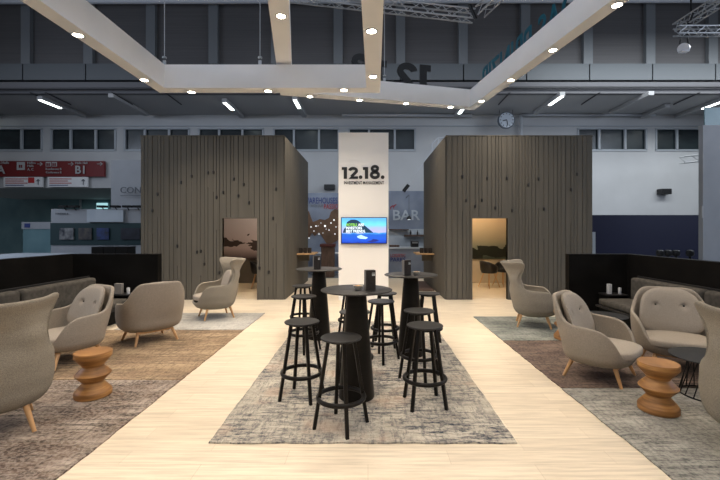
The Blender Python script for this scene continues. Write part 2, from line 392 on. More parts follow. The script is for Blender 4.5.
# ---- red direction sign
Ys = 21.8
s = empty('direction_sign', px(40, 168, Ys), 0, 'long red direction sign with white arrows reading A and B1', 'sign')
def spx(x, y): return px(x, y, Ys-.05) - s.location
a, b = spx(-20, 176.5), spx(104, 161)
MB().box(a.x, b.x, -.05, .1, a.z, b.z).build('sign_panel', M['red'], s)
def stxt(t, x, y, w=None, h=None, par=s, m=M['signwhite'], name='lettering', bold=0):
    o = par.location
    p = px(x, y, Ys-.1)-o
    return lettering(name, t, m, par, p, (1, 0, 0), (0, 0, 1), w and w/F*Ys, h and h/F*Ys, .02, bold)
stxt('A', -3, 173.5, h=8, bold=.02); stxt('B1', 75.5, 173.5, h=7.8, bold=.02); stxt('Hallen Halls', -9, 164, w=18)
for t, y in (('Hallen', 164), ('Halls', 167), ('A, C', 170.5)): stxt(t, 27.5, y, h=2.3)
for t, y in (('Konferenz B', 170), ('Conference B', 173.3)): stxt(t, 46, y, w=15.5)
stxt('Halle Hall', 75.5, 164, w=12)
for ax, ay in ((40, 164), (71, 164), (100, 164)):
    m_ = MB(); p = spx(ax, ay); p.y = -.07
    m_.bar(p+Vector((-.14, 0, 0)), p+Vector((.14, 0, 0)), .02, n=4).bar(p+Vector((.14, 0, 0)), p+Vector((.02, 0, .1)), .02, n=4).bar(p+Vector((.14, 0, 0)), p+Vector((.02, 0, -.1)), .02, n=4)
    m_.build('arrow', M['signwhite'], s)
for x0, x1 in ((17, 25), (46, 51), (52, 57)):
    a, b = spx(x0, 170 if x0 < 20 else 166.5), spx(x1, 162)
    MB().box(a.x, b.x, -.07, -.05, a.z, b.z).build('pictogram', M['signwhite'], s)
    c = (a+b)/2
    MB().box(c.x-.09, c.x-.02, -.085, -.07, c.z-.1, c.z+.06).box(c.x+.02, c.x+.09, -.085, -.07, c.z-.1, c.z+.06).build('figure', M['red'], s)
s2 = empty('direction_board', px(45, 181, Ys), 0, 'pair of white boards with small print hanging under the red sign', 'sign')
for x0, x1 in ((4, 43), (48, 88)):
    a, b = px(x0, 187, Ys)-s2.location, px(x1, 177, Ys)-s2.location
    MB().box(a.x, b.x, -.03, .05, a.z, b.z).build('board', M['white'], s2)
    for k in range(4):
        p = px(x0+2, 179+k*2.1, Ys)-s2.location
        MB().box(p.x, p.x+(1.0 if k % 2 else 1.2), -.045, -.03, p.z-.02, p.z+.02).build('print_line', M['signred'] if k < 3 else M['navyprint'], s2)
    p = px(x1-4, 183, Ys)-s2.location
    MB().bar(p+Vector((0, -.06, -.1)), p+Vector((0, -.06, .2)), .02, n=4).bar(p+Vector((-.08, -.06, .1)), p+Vector((0, -.06, .2)), .02, n=4).bar(p+Vector((.08, -.06, .1)), p+Vector((0, -.06, .2)), .02, n=4).build('arrow', M['greyprint'], s2)
a = px(29, 183, Ys)-s2.location; MB().box(a.x, a.x+.32, -.06, -.03, a.z, a.z+.3).build('red_patch', M['signred'], s2)

# ---- far left exhibitor booth
YB = 13.0
bt = empty('exhibition_booth', (xx(51, YB), YB, 0), 0, 'dim white exhibition booth wall with a dark teal band, left of the left cabin', 'booth')
def bp_(x, y): return px(x, y, YB)-bt.location
a, b = bp_(51, 300), bp_(146, 209)
ztop = b.z
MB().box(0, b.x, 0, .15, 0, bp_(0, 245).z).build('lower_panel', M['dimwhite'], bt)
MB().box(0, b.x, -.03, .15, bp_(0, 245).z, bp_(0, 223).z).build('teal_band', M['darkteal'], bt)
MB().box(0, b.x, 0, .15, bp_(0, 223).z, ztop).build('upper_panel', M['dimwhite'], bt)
lettering('lettering', 'LONDON &', M['greyprint'], bt, bp_(56, 214.5)+Vector((0, -.02, 0)), (1, 0, 0), (0, 0, 1), .42, None, .01)
MB().box(bp_(89, 0).x, bp_(125, 0).x, -.1, -.02, bp_(0, 222).z, bp_(0, 210).z).build('banner', M['concretelight'], bt)
for k, (x0, x1) in enumerate(((61, 75), (80, 93), (98, 110), (122, 141))):
    MB().box(bp_(x0, 0).x, bp_(x1, 0).x, -.07, -.03, bp_(0, 239.5).z, bp_(0, 228).z).build('picture', noisy('dim_photo_%d' % k, (.02, .025, .04), [(.3, .3, .3), (.12, .1, .08), (.03, .06, .2), (.012, .012, .02)][k], (7, 7, 7), .4), bt)
for x in (66, 76, 104, 117, 129, 139):
    tag(MB().box(-.12, .12, -.16, .04, 0, .07).bar((0, -.06, 0), (0, .05, -.1), .015).build('clip_spotlight', M['blackmetal'], loc=(xx(x, YB), YB-.02, ztop+.04)), 'small black spotlight clipped on the top edge of the dim white booth', 'spotlight', 'spotlights along the dim booth')
cb = empty('company_banner', (xx(111, 13.35), 13.35, 0), 0, 'tall white booth banner starting with CON beside the left cabin', 'banner')
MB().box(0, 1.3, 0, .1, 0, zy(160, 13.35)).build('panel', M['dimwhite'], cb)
p = px(120.5, 193, 13.25)-cb.location
lettering('lettering', 'CON', M['greyprint'], cb, p, (1, 0, 0), (0, 0, 1), 20.5/F*13.25, 6/F*13.25, .02)
MB().box(p.x, p.x+.75, -.11, -.09, p.z-.1, p.z-.08).build('rule', M['greyprint'], cb)
dk = empty('display_cabinet', (xx(98, 12), 11.7, 0), 0, 'low black display cabinet in front of the dim white booth', 'cabinet')
for k in range(3): MB().box(.36*k+.005, .36*k+.355, 0, .4, .05, zy(246.5, 12)).build('door', M['blackwood'], dk, bevel=.005)
MB().box(0, 1.1, .02, .42, 0, .05).build('plinth', M['black'], dk)
rc = MB().superq(1.3, .35, .62, 0, 0, .6, .35, .5)
tag(rc.build('reception_counter', M['concretelight'], smooth=True, loc=(xx(42, 10.5), 10.5, -.12)), 'pale grey counter with rounded top behind the left black partition', 'counter')
tw = empty('glass_cabinet', (xx(23, 18), 18, 0), 0, 'teal glass cabinet with a blue sign left of the dim booth', 'cabinet')
MB().box(0, 1.25, 0, .5, 0, zy(229, 18)).build('body', M['tealglass'], tw)
MB().box(-.04, 1.29, -.03, .5, zy(229, 18), zy(222, 18)).build('header', M['dimwhite'], tw)
MB().box(.1, .35, -.05, -.03, zy(227.5, 18), zy(223.5, 18)).build('blue_mark', M['navyprint'], tw)

# ---- booths in the middle background
YM = 16.0
mw = empty('warehouse_booth', (xx(323, YM), YM, 0), 0, 'blue grey booth wall with a brown world map, left of the bright column', 'booth')
MB().box(-1.3, 1.25, 0, .2, 0, zy(193, YM)).build('back_panel', M['concrete'], mw)
def mp_(x, y, d=.02): return px(x, y, YM-d)-mw.location
lettering('lettering', 'WAREHOUSES', M['navyprint'], mw, mp_(303.5, 203.5), (1, 0, 0), (0, 0, 1), 34/F*YM, 6/F*YM, .015, .01)
lettering('lettering', 'WITH OUR', M['greyprint'], mw, mp_(311, 207), (1, 0, 0), (0, 0, 1), 12/F*YM, 2.6/F*YM, .015)
lettering('lettering', 'PASSION', M['redprint'], mw, mp_(324, 208.8), (1, 0, 0), (0, 0, 1), 18/F*YM, 4.6/F*YM, .015, .01)
def blob(pts, name, m, par, y0, y1):      # flat board cut to an outline, given in pixels of the booth wall
    bm = bmesh.new(); vs = []
    o = par.location
    A = [bm.verts.new(Vector((xx(x, YM), YM-y0, zy(y, YM)))-o) for x, y in pts]
    B = [bm.verts.new(Vector((xx(x, YM), YM-y1, zy(y, YM)))-o) for x, y in pts]
    bm.faces.new(A); bm.faces.new(B[::-1])
    for i in range(len(pts)):
        j = (i+1) % len(pts); bm.faces.new([A[i], B[i], B[j], A[j]])
    mb = MB(); mb.bm.free(); mb.bm = bm
    return mb.build(name, m, par)
blob([(304, 214), (309, 211), (311, 217), (313, 222), (316, 221), (320, 219), (325, 220), (329, 218), (331, 212), (335, 209), (340, 210), (340, 238), (337, 241), (333, 243), (328, 245), (325, 241), (322, 236), (319, 232), (315, 236), (312, 233), (310, 237), (304, 240)], 'world_map', M['brown'], mw, .02, .06)
glow = mat('map_lamp', (1, 1, 1), .5, 0, 1.3, (.9, .95, 1))
for x, y, r in [(311, 227, .05), (316, 226, .06), (318, 226, .03), (325, 226, .09), (331, 223, .05), (334, 220, .07), (329, 230, .05), (335, 234, .05), (314, 231, .04), (319, 234, .05), (326, 229, .03), (309, 238, .05), (336, 227, .04), (321, 223, .03), (323, 233, .03)]:
    c = mp_(x, y, .07)
    MB().superq(r*.42, .02, r*.42, c.x, c.y, c.z, 1, 1, 10, 6).build('map_light', glow, mw, smooth=True)
cr = empty('wooden_crate_podium', (xx(327.5, 14.5), 14.5, 0), 0, 'weathered brown crate podium with a dark red top, left of the bright column', 'podium')
MB().box(-.235, .235, 0, .45, 0, zy(247, 14.5)).build('body', M['rustwood'], cr, bevel=.01)
MB().box(-.28, .28, -.04, .49, zy(247, 14.5), zy(244, 14.5)).build('top', mat('dark_red_top', (.07, .012, .012), .4), cr, bevel=.02)
for x, la in ((315.5, 'left of'), (339.5, 'right of')):
    t = empty('white_bar_table', (xx(x, 15.6), 15.6, 0), 0, 'white round bar table '+la+' the crate podium', 'table')
    MB().lathe([(0, zy(253, 15.2)-.04), (.3, zy(253, 15.2)-.04), (.3, zy(253, 15.2)), (0, zy(253, 15.2))], 24).build('tabletop', M['white'], t)
    MB().bar((0, 0, .02), (0, 0, .8), .03).build('pole', M['steel'], t); MB().lathe([(0, 0), (.2, 0), (.2, .02), (0, .03)], 20).build('base', M['steel'], t)
bb = empty('bar_booth', (xx(405, YM), YM, 0), 0, 'blue grey bar booth wall reading BAR between the column and the right cabin', 'booth')
def b2(x, y, d=.02): return px(x, y, YM-d)-bb.location
MB().box(-1.0, 1.25, 0, .2, 0, zy(191, YM)).build('back_panel', M['concrete'], bb)
MB().box(-1.0, 1.25, -.03, 0, 1.0, zy(229, YM)).build('pale_panel', M['concretelight'], bb)
lettering('lettering', 'BAR', M['concretelight'], bb, b2(393, 220), (1, 0, 0), (0, 0, 1), 27/F*YM, 10/F*YM, .03, .012)
MB().box(b2(389, 0).x, b2(408, 0).x, -.3, -.03, b2(0, 230).z, b2(0, 229).z).build('shelf', M['rustwood'], bb)
MB().box(b2(404, 0).x, b2(425, 0).x, -.3, -.03, b2(0, 236.5).z, b2(0, 234.5).z).build('shelf', M['rustwood'], bb)
bl = MB(); 
for x, z, dx in ((392, 207, .0), (395, 206, .1)):
    c = b2(x, z); bl.bar(c+Vector((-.07, 0, -.03)), c+Vector((.05, 0, .06)), .022, n=5).bar(c+Vector((-.05, 0, .0)), c+Vector((-.05, 0, -.1)), .015, n=5)
bl.build('emblem', M['redprint'], bb)
pl = empty('pendant_lamp', px(409, 219.5, 14.8), 0, 'small pendant lamp with a black shade hanging in front of the word BAR', 'lamp')
MB().lathe([(.03, .14), (.05, .12), (.09, .04), (.1, 0)], 20).build('shade', M['blackmetal'], pl, smooth=True)
MB().superq(.07, .07, .02, 0, 0, .01, 1, 1, 12, 6).build('bulb', glow, pl); MB().bar((0, 0, .14), (0, 0, .9), .006, n=5).bar((0, 0, .9), (0, 1.2, .9), .012, n=5).build('cord', M['blackmetal'], pl)
bc = empty('bar_counter', (xx(405, 15), 14.7, 0), 0, 'blue grey bar counter reading LOGISTIC PARKS under the bar sign', 'counter')
MB().box(-.75, .9, 0, .5, 0, zy(248.5, 15)).build('body', M['concrete'], bc)
MB().box(-.8, .95, -.05, .55, zy(248.5, 15), zy(247, 15)).build('worktop', M['concretelight'], bc)
lettering('lettering', 'LOGISTIC', M['redprint'], bc, px(390.5, 257, 14.68)-bc.location, (1, 0, 0), (0, 0, 1), 15/F*14.7, 3.0/F*14.7, .015)
lettering('lettering', 'PARKS', M['navyprint'], bc, px(390.5, 261.5, 14.68)-bc.location, (1, 0, 0), (0, 0, 1), 15/F*14.7, 4.0/F*14.7, .015, .01)
cm = empty('coffee_machine', (xx(414.5, 15), 14.95, zy(247, 15)), 0, 'black coffee machine on the bar counter', 'machine')
MB().box(-.14, .14, -.1, .2, 0, .23).build('body', M['blackplastic'], cm, bevel=.02); MB().box(-.1, .1, -.14, -.1, .14, .2).build('spout', M['steel'], cm)
for k, x in enumerate((410, 412, 417, 419)):
    tag(MB().lathe([(0, 0), (.03, 0), (.03, .09), (.012, .13), (.012, .18), (0, .18)], 12).build('glass_bottle', M['concretelight'] if k % 2 else M['blackplastic'], smooth=True, loc=(xx(x, YM), YM-.18, zy(234.5, YM))),
        ['pale bottle standing leftmost on the upper bar shelf', 'dark bottle, second from the left on the bar shelf', 'pale bottle, third on the bar shelf', 'dark bottle standing rightmost on the bar shelf'][k], 'bottle', 'bottles on the bar shelf')
tray = MB().box(-.25, .12, -.1, .1, 0, .08); tag(tray.build('wooden_tray', M['rustwood'], loc=(xx(396, 15), 14.95, zy(247, 15)), bevel=.01), 'dark wooden tray on the left end of the bar counter', 'tray')
tag(MB().box(-.29, .29, -.12, .3, -.14, .14).build('loudspeaker', M['blackplastic'], loc=px(329.5, 192.3-5.2, YW-.3), bevel=.03), 'dark box loudspeaker on the back wall above the warehouse lettering', 'loudspeaker')
tag(MB().box(-.27, .27, -.12, .3, -.15, .15).build('loudspeaker', M['blackplastic'], loc=px(665.5, 191.5, YW-.3), bevel=.03), 'dark box loudspeaker on the white wall above the navy partition', 'loudspeaker')
# stay with spotlight, railing
ar = empty('arm_spotlight', px(406, 188, 15.5), 0, 'black spotlight at the end of a slanting arm above the bar booth', 'spotlight')
MB().bar((-.1, 0, -.13), (.1, 0, .12), .07, n=12).build('lamp_head', M['blackmetal'], ar)
MB().bar((.08, 0, .1), px(434, 147, 21.95)-ar.location, .012, n=5).build('arm', M['palepipe'], ar)
rl = empty('stair_railing', px(432, 148, 18), 0, 'pale metal stair railing showing above the roof edge of the right cabin', 'railing')
a0, b0 = px(432, 144, 18)-rl.location, px(438, 138, 18)-rl.location; c0 = px(445, 138, 18)-rl.location
m_ = MB().bar(a0, b0, .03).bar(b0, c0, .03).bar(a0+Vector((0, 0, -.3)), b0+Vector((0, 0, -.3)), .02).bar(b0+Vector((0, 0, -.3)), c0+Vector((0, 0, -.3)), .02)
for q in (a0, b0, c0): m_.bar(q, (q.x, q.y, -rl.location.z), .03)
m_.build('rail', M['palepipe'], rl)

# ---- right side background
YN = 14.5
tag(MB().box(xx(588, YN), xx(704, YN), YN, YN+.12, 0, zy(215, YN)).build('navy_partition', M['navy']), 'navy blue partition wall right of the right cabin', 'partition')
wp = empty('white_partition', (xx(703, 11), 11, 0), 0, 'tall pale partition at the right edge of the picture', 'partition')
MB().box(0, 2.5, 0, .15, 0, zy(125, 11)).build('panel', M['dimwhite'], wp)
MB().box(.07, 2.5, .03, .06, zy(125, 11), zy(107, 11)).build('glass_panel', M['tealglass'], wp)
MB().box(-.04, 0, -.02, .02, zy(218, 11), zy(206, 11)).build('notice', M['signwhite'], wp)
tag(MB().box(xx(592.5, 12), xx(595.5, 12), 12, 12.05, 0, zy(232, 12)).build('banner_stand', M['concretelight']), 'narrow pale banner edge beside the right cabin', 'banner')
for k, x in enumerate((660, 668, 676, 690)):
    o = MB().superq(.1, .08, .1, 0, 0, .1, .6, .6, 12, 8).build('office_chair', M['blackplastic'], smooth=True, loc=(xx(x, 12), 12, 0)); 
    o.data.transform(Matrix.Translation((0, 0, zy(256.5, 12)))); m2 = MB().bar((0, 0, 0), (0, 0, zy(256, 12)), .03).build('column', M['blackmetal'], o)
    tag(o, 'dark chair back peeping over the right black partition', 'chair', 'chairs behind the right partition')

# ------------------------------------------------------------- trusses
def truss(name, p, q, size, label, n):
    p, q = Vector(p), Vector(q); d = (q-p).normalized(); u = d.cross(Vector((0, 0, 1))).normalized(); v = u.cross(d)
    t = empty(name, p, 0, label, 'truss'); m_ = MB(); h = size/2
    offs = [u*h+v*h, -u*h+v*h, -u*h-v*h, u*h-v*h]; L_ = (q-p).length
    for o in offs: m_.bar(o, d*L_+o, .024, n=7)
    m_.build('chord', M['alu'], t, smooth=True); m_ = MB()
    for i in range(n):
        a, b = d*(L_*i/n), d*(L_*(i+1)/n)
        for k in range(4):
            o1, o2 = offs[k], offs[(k+1) % 4]
            if i % 2: o1, o2 = o2, o1
            m_.bar(a+o1, b+o2, .011, n=5)
    m_.build('lacing', M['alu'], t)
    return t
truss('lighting_truss', px(285, -5, 11.8), px(474, 16, 11.2), .26, 'aluminium truss crossing the top centre behind the frames', 18)
truss('lighting_truss', px(480, 12, 11.0), px(540, -45, 9.5), .26, 'short aluminium truss rising from the end of the centre truss', 6)
truss('lighting_truss', px(676, 31, 12), px(800, 31, 12), .22, 'level aluminium truss at the top right', 14)
truss('lighting_truss', px(676, 29, 12.4), px(740, -12, 11), .26, 'slanting aluminium truss above the level one at top right', 9)
truss('lighting_truss', px(682, 160, 19), px(730, 155, 19), .3, 'aluminium truss in front of the back wall above the navy partition', 7)
sp = empty('stage_spotlight', px(684, 37, 12.2), 0, 'silver spotlight hanging from the truss at the top right', 'spotlight')
MB().box(-.12, .12, -.06, .06, 0, .08).bar((-.1, 0, 0), (-.14, 0, -.3), .02).bar((.1, 0, 0), (.14, 0, -.3), .02).build('yoke', M['blackmetal'], sp)
MB().bar((.12, .1, -.3), (-.12, -.12, -.4), .13, .15, n=20).build('lamp_head', M['silver'], sp, smooth=True)
MB().box(-.26, -.02, -.25, -.1, -.54, -.5).build('barn_door', M['silver'], sp)
cl = MB().bar((-.1, 0, -.18), (.06, -.0, .25), .05, n=6).bar((.0, 0, .1), (.0, 0, .7), .025, n=6)
tag(cl.build('truss_clamp', M['blackmetal'], loc=px(691, 20, 12)), 'black clamp and chain holding the slanting truss at top right', 'clamp')
cl = MB().bar((-.1, 0, .2), (.08, 0, -.2), .05, n=6)
tag(cl.build('truss_clamp', M['blackmetal'], loc=px(473, 12, 11.0)), 'black clamp at the joint of the centre truss', 'clamp')

# ------------------------------------------------------------- the two light frames
def frame(label, inner, outer, z0, h, lamps, skip=()):
    t = empty('light_frame', (inner[0][0], inner[0][1], z0), 0, label, 'light frame'); o = t.location
    n = len(inner)
    for i in range(n):
        j = (i+1) % n
        pts = [outer[i], outer[j], inner[j], inner[i]]
        pts = [(p[0]-o.x, p[1]-o.y) for p in pts]
        MB().prism(pts, 0, h).build('beam', M['white'], t)
    lens = None
    for x, y in lamps:
        if lens is None:
            ring = MB().lathe([(.068, -.001), (.09, -.001), (.088, -.008), (.068, -.008)], 24).build('downlight', M['steel'], t, smooth=True)
            lens = MB().lathe([(0, -.003), (.068, -.003), (.068, -.005), (0, -.005)], 24).build('lens', M['lens'], ring, smooth=True)
            r = ring
        else:
            r = ring.copy(); C.objects.link(r); r.parent = t
            l = lens.copy(); C.objects.link(l); l.parent = r
        r.location = (x-o.x, y-o.y, 0)
        ld = bpy.data.lights.new('downlight_beam', 'SPOT'); ld.energy = SPOT_W; ld.color = SPOT_C; ld.spot_size = math.radians(128); ld.spot_blend = .9; ld.shadow_soft_size = .05
        lo = bpy.data.objects.new('downlight_beam', ld); C.objects.link(lo); lo.parent = r; lo.location = (0, 0, -.02)
    return t
def lamp_at(x, y, z):
    Y = (z-HC)*F/(HY-y); return (xx(x, Y), Y)
Z1, H1 = 4.54, .47
inner1 = [(-4.07, 8.0), (-4.07, -1.5), (-.20, -1.5), (-.03, 8.0)]
outer1 = [(-4.31, 8.28), (-4.31, -1.78), (.08, -1.78), (.25, 8.28)]
l1 = [lamp_at(x, y, Z1) for x, y in ((78, 35), (144.5, 80), (191.5, 92), (268, 91), (344, 90), (371.5, 31), (373, 76.5))] + [(-4.19, 3.3), (-4.19, 1.2), (.03, 2.6), (-.05, .4), (-1.5, -1.64), (-3, -1.64)]
f1 = frame('lower white light frame of square beams with downlights, over the left and centre', inner1, outer1, Z1, H1, l1)
Z2, H2 = 5.04, .47
inner2 = [(-1.83, 9.65), (.145, -1.5), (4.69, -1.5), (2.77, 10.82)]
outer2 = [(-2.17, 9.9), (-.13, -1.78), (5.02, -1.78), (2.95, 11.12)]
l2 = [lamp_at(x, y, Z2) for x, y in ((281, 16), (310, 96.5), (359.5, 100), (406, 103.5), (450.5, 107), (481.5, 101), (511, 80), (553, 50), (617, 5))] + [(-.55, 3.2), (4.2, 3.8), (4.5, 1.5), (-.2, 1), (2.4, -1.64)]
f2 = frame('upper white light frame of square beams carrying mirrored letters, over the centre and right', inner2, outer2, Z2, H2, l2)
o2 = f2.location
dB = Vector((outer2[0][0]-outer2[3][0], outer2[0][1]-outer2[3][1], 0)).normalized()
# letters on the outer face of the far beam, read from behind
far = lambda x: Vector((x, outer2[0][1]+(x-outer2[0][0])*(outer2[3][1]-outer2[0][1])/(outer2[3][0]-outer2[0][0])+.02, 0))
x1 = xx(431, 10.75); x0 = xx(337, 10.4)
pr = far(x1); pr.z = 5.48
number_sign('lettering', M['letterblack'], f2, pr-o2, dB, (0, 0, 1), (x1-x0)/3.62, .05)['label'] = 'black mirrored number standing on the far beam'
dR = Vector((outer2[3][0]-outer2[2][0], outer2[3][1]-outer2[2][1], 0)).normalized()
def onR(Y): return Vector((2.95+(11.12-Y)*(5.02-2.95)/(12.9)+.03, Y, 0))
pr = onR(6.98); pr.z = 5.42
lettering('lettering', 'DAS PRINZIP', M['teal'], f2, pr-o2, dR, (0, 0, 1), 3.75, .60, .02, .008)['label'] = 'teal mirrored letters standing on the right beam'
for x, y, Y, la in ((164.5, 66, 8.15, 'at the far left corner of the lower frame'), (260, 66, 8.15, 'on the far beam of the lower frame'), (384.5, 80, 10.4, 'behind the centre of the upper frame')):
    p = px(x, y, Y); p.z = (5.012 if Y < 9 else 5.512)
    h_ = empty('suspension_cable', p, 0, 'thin steel cable with hook '+la, 'cable', None)
    MB().bar((0, 0, .2), (0, 0, 8), .008, n=5).build('cable', M['alu'], h_)
    MB().box(-.03, .03, -.015, .015, 0, .14).torus(.035, .2, .01, .02, 14, 6).build('hook', M['alu'], h_)

# ------------------------------------------------------------- central column with screen
YC = 9.7
co = empty('display_column', (0, YC, 0), 0, 'tall cream column reading 12.18. between the two cabins', 'column')
xa, xb = xx(338.5, YC), xx(388.5, YC)
MB().box(xa, xb, 0, .55, 0, zy(132.5, YC)).build('column_body', M['column'], co, bevel=.004)
def cpx(x, y, d=.0): return px(x, y, YC)-co.location+Vector((0, -d, 0))
number_sign('number_lettering', M['letter'], co, cpx(342, 178.9), (1, 0, 0), (0, 0, 1), 11.75/F*YC, .02)
lettering('small_lettering', 'INVESTMENT MANAGEMENT', M['letter'], co, cpx(344, 184.3), (1, 0, 0), (0, 0, 1), 40/F*YC, 3.1/F*YC, .01, .015)
tv = empty('television', px(364, 230.5, YC-.06), 0, 'flat television on the column showing a blue seascape with a mountain', 'television')
W2, H2_ = 23.0/F*9.64, 13.3/F*9.64
MB().box(-W2, W2, 0, .055, -H2_, H2_).build('housing', M['blackplastic'], tv, bevel=.006)
def screenmat():
    m = bpy.data.materials.new('screen_seascape'); m.use_nodes = True; nt = m.node_tree; L = nt.links.new; b = nt.nodes['Principled BSDF']
    tc = nt.nodes.new('ShaderNodeTexCoord'); sep = nt.nodes.new('ShaderNodeSeparateXYZ'); L(tc.outputs['Object'], sep.inputs[0])
    mr = nt.nodes.new('ShaderNodeMapRange'); mr.inputs[1].default_value = -H2_; mr.inputs[2].default_value = H2_; L(sep.outputs['Z'], mr.inputs[0])
    nz = nt.nodes.new('ShaderNodeTexNoise'); mp = nt.nodes.new('ShaderNodeMapping'); mp.inputs['Scale'].default_value = (5, 1, 22); L(tc.outputs['Object'], mp.inputs[0]); L(mp.outputs[0], nz.inputs['Vector'])
    nz.inputs['Scale'].default_value = 1
    ad = nt.nodes.new('ShaderNodeMath'); ad.operation = 'MULTIPLY_ADD'; L(nz.outputs[0], ad.inputs[0]); ad.inputs[1].default_value = .16; L(mr.outputs[0], ad.inputs[2])
    cr = nt.nodes.new('ShaderNodeValToRGB'); e = cr.color_ramp.elements; L(ad.outputs[0], cr.inputs[0])
    e[0].position = .08; e[0].color = (.01, .04, .42, 1); e[1].position = 1; e[1].color = (.12, .42, .95, 1)
    for p, c in ((.25, (.02, .10, .62)), (.42, (.02, .12, .55)), (.475, (.06, .3, .75)), (.50, (.45, .45, .85)), (.62, (.42, .42, .9)), (.82, (.15, .62, .85))):
        x = e.new(p); x.color = (*c, 1)
    b.inputs['Base Color'].default_value = (0, 0, 0, 1); b.inputs['Roughness'].default_value = .3
    L(cr.outputs[0], b.inputs['Emission Color']); b.inputs['Emission Strength'].default_value = 1.25
    return m
scr = MB().box(-W2+.018, W2-.018, -.003, .001, -H2_+.018, H2_-.018).build('screen', screenmat(), tv)
rock = mat('screen_rock', (0, 0, 0), .4, 0, 1, (.012, .05, .10)); sw = mat('screen_white', (0, 0, 0), .4, 0, 1.3, (.85, .95, 1)); sg = mat('screen_green', (0, 0, 0), .4, 0, 1, (.35, .85, .1))
def spoly(pts, name, m, y):
    bm = bmesh.new(); f = bm.faces.new([bm.verts.new(Vector(((x-364)/F*9.64, y, -(yy-230.5)/F*9.64))) for x, yy in pts]); mb = MB(); mb.bm.free(); mb.bm = bm
    return mb.build(name, m, tv)
spoly([(342.6, 232.8), (344, 229), (346, 227), (347, 222), (351, 219.6), (355, 219.5), (358, 220.5), (362, 223.5), (366, 226.5), (369, 229), (373.5, 232.8)], 'screen_mountain', rock, -.004)
spoly([(367, 241.5), (371, 240.5), (373, 239), (377, 239.5), (379, 240.5), (376, 241.5), (372, 242.5)], 'screen_boat', mat('screen_dark', (0, 0, 0), .4, 0, 1, (.02, .03, .25)), -.004)
spoly([(357, 236.2), (361, 234.8), (365, 236.5), (368, 237.5), (366, 239), (360, 238.7), (357.5, 237.6)], 'screen_wave', mat('screen_foam', (0, 0, 0), .4, 0, 1.2, (.5, .8, 1)), -.004)
def sl(t, x, y, w_, m): lettering('screen_text', t, m, tv, Vector(((x-364)/F*9.64, -.006, -(y-230.5)/F*9.64)), (1, 0, 0), (0, 0, 1), w_/F*9.64, 2.6/F*9.64, .001, .03)
sl('HOTELS', 346, 226, 11, sg); sl('ARE', 358, 226, 6, sw); sl('INVESTORS', 346, 229.2, 16, sw); sl('BEST FRIENDS.', 346, 232.4, 19.5, sw)

# ------------------------------------------------------------- the two cabins
def muralmat(name, top, mid, low, hill, hz, amp, seed):
    m = mat(name, mid, .25); nt = m.node_tree; L = nt.links.new; b = nt.nodes['Principled BSDF']
    tc = nt.nodes.new('ShaderNodeTexCoord'); sep = nt.nodes.new('ShaderNodeSeparateXYZ'); L(tc.outputs['Object'], sep.inputs[0])
    mr = nt.nodes.new('ShaderNodeMapRange'); mr.inputs[1].default_value = .75; mr.inputs[2].default_value = 2.5; L(sep.outputs['Z'], mr.inputs[0])
    cr = nt.nodes.new('ShaderNodeValToRGB'); e = cr.color_ramp.elements; L(mr.outputs[0], cr.inputs[0])
    e[0].color = (*low, 1); e[1].color = (*top, 1); x = e.new(.22); x.color = (*mid, 1)
    mp = nt.nodes.new('ShaderNodeMapping'); mp.inputs['Scale'].default_value = (1.6, 1, 3.0); mp.inputs['Location'].default_value = (seed, 0, seed); L(tc.outputs['Object'], mp.inputs[0])
    nz = nt.nodes.new('ShaderNodeTexNoise'); nz.inputs['Scale'].default_value = 1.3; nz.inputs['Detail'].default_value = 6; L(mp.outputs[0], nz.inputs['Vector'])
    ds = nt.nodes.new('ShaderNodeMath'); ds.operation = 'SUBTRACT'; L(sep.outputs['Z'], ds.inputs[0]); ds.inputs[1].default_value = hz
    ab = nt.nodes.new('ShaderNodeMath'); ab.operation = 'ABSOLUTE'; L(ds.outputs[0], ab.inputs[0])
    ma = nt.nodes.new('ShaderNodeMath'); ma.operation = 'MULTIPLY_ADD'; L(nz.outputs[0], ma.inputs[0]); ma.inputs[1].default_value = amp; ma.inputs[2].default_value = -amp*.34
    gt = nt.nodes.new('ShaderNodeMath'); gt.operation = 'GREATER_THAN'; L(ma.outputs[0], gt.inputs[0]); L(ab.outputs[0], gt.inputs[1])
    mx = nt.nodes.new('ShaderNodeMix'); mx.data_type = 'RGBA'; L(gt.outputs[0], mx.inputs[0]); L(cr.outputs[0], mx.inputs[6]); mx.inputs[7].default_value = (*hill, 1)
    L(mx.outputs[2], b.inputs['Base Color']); return m
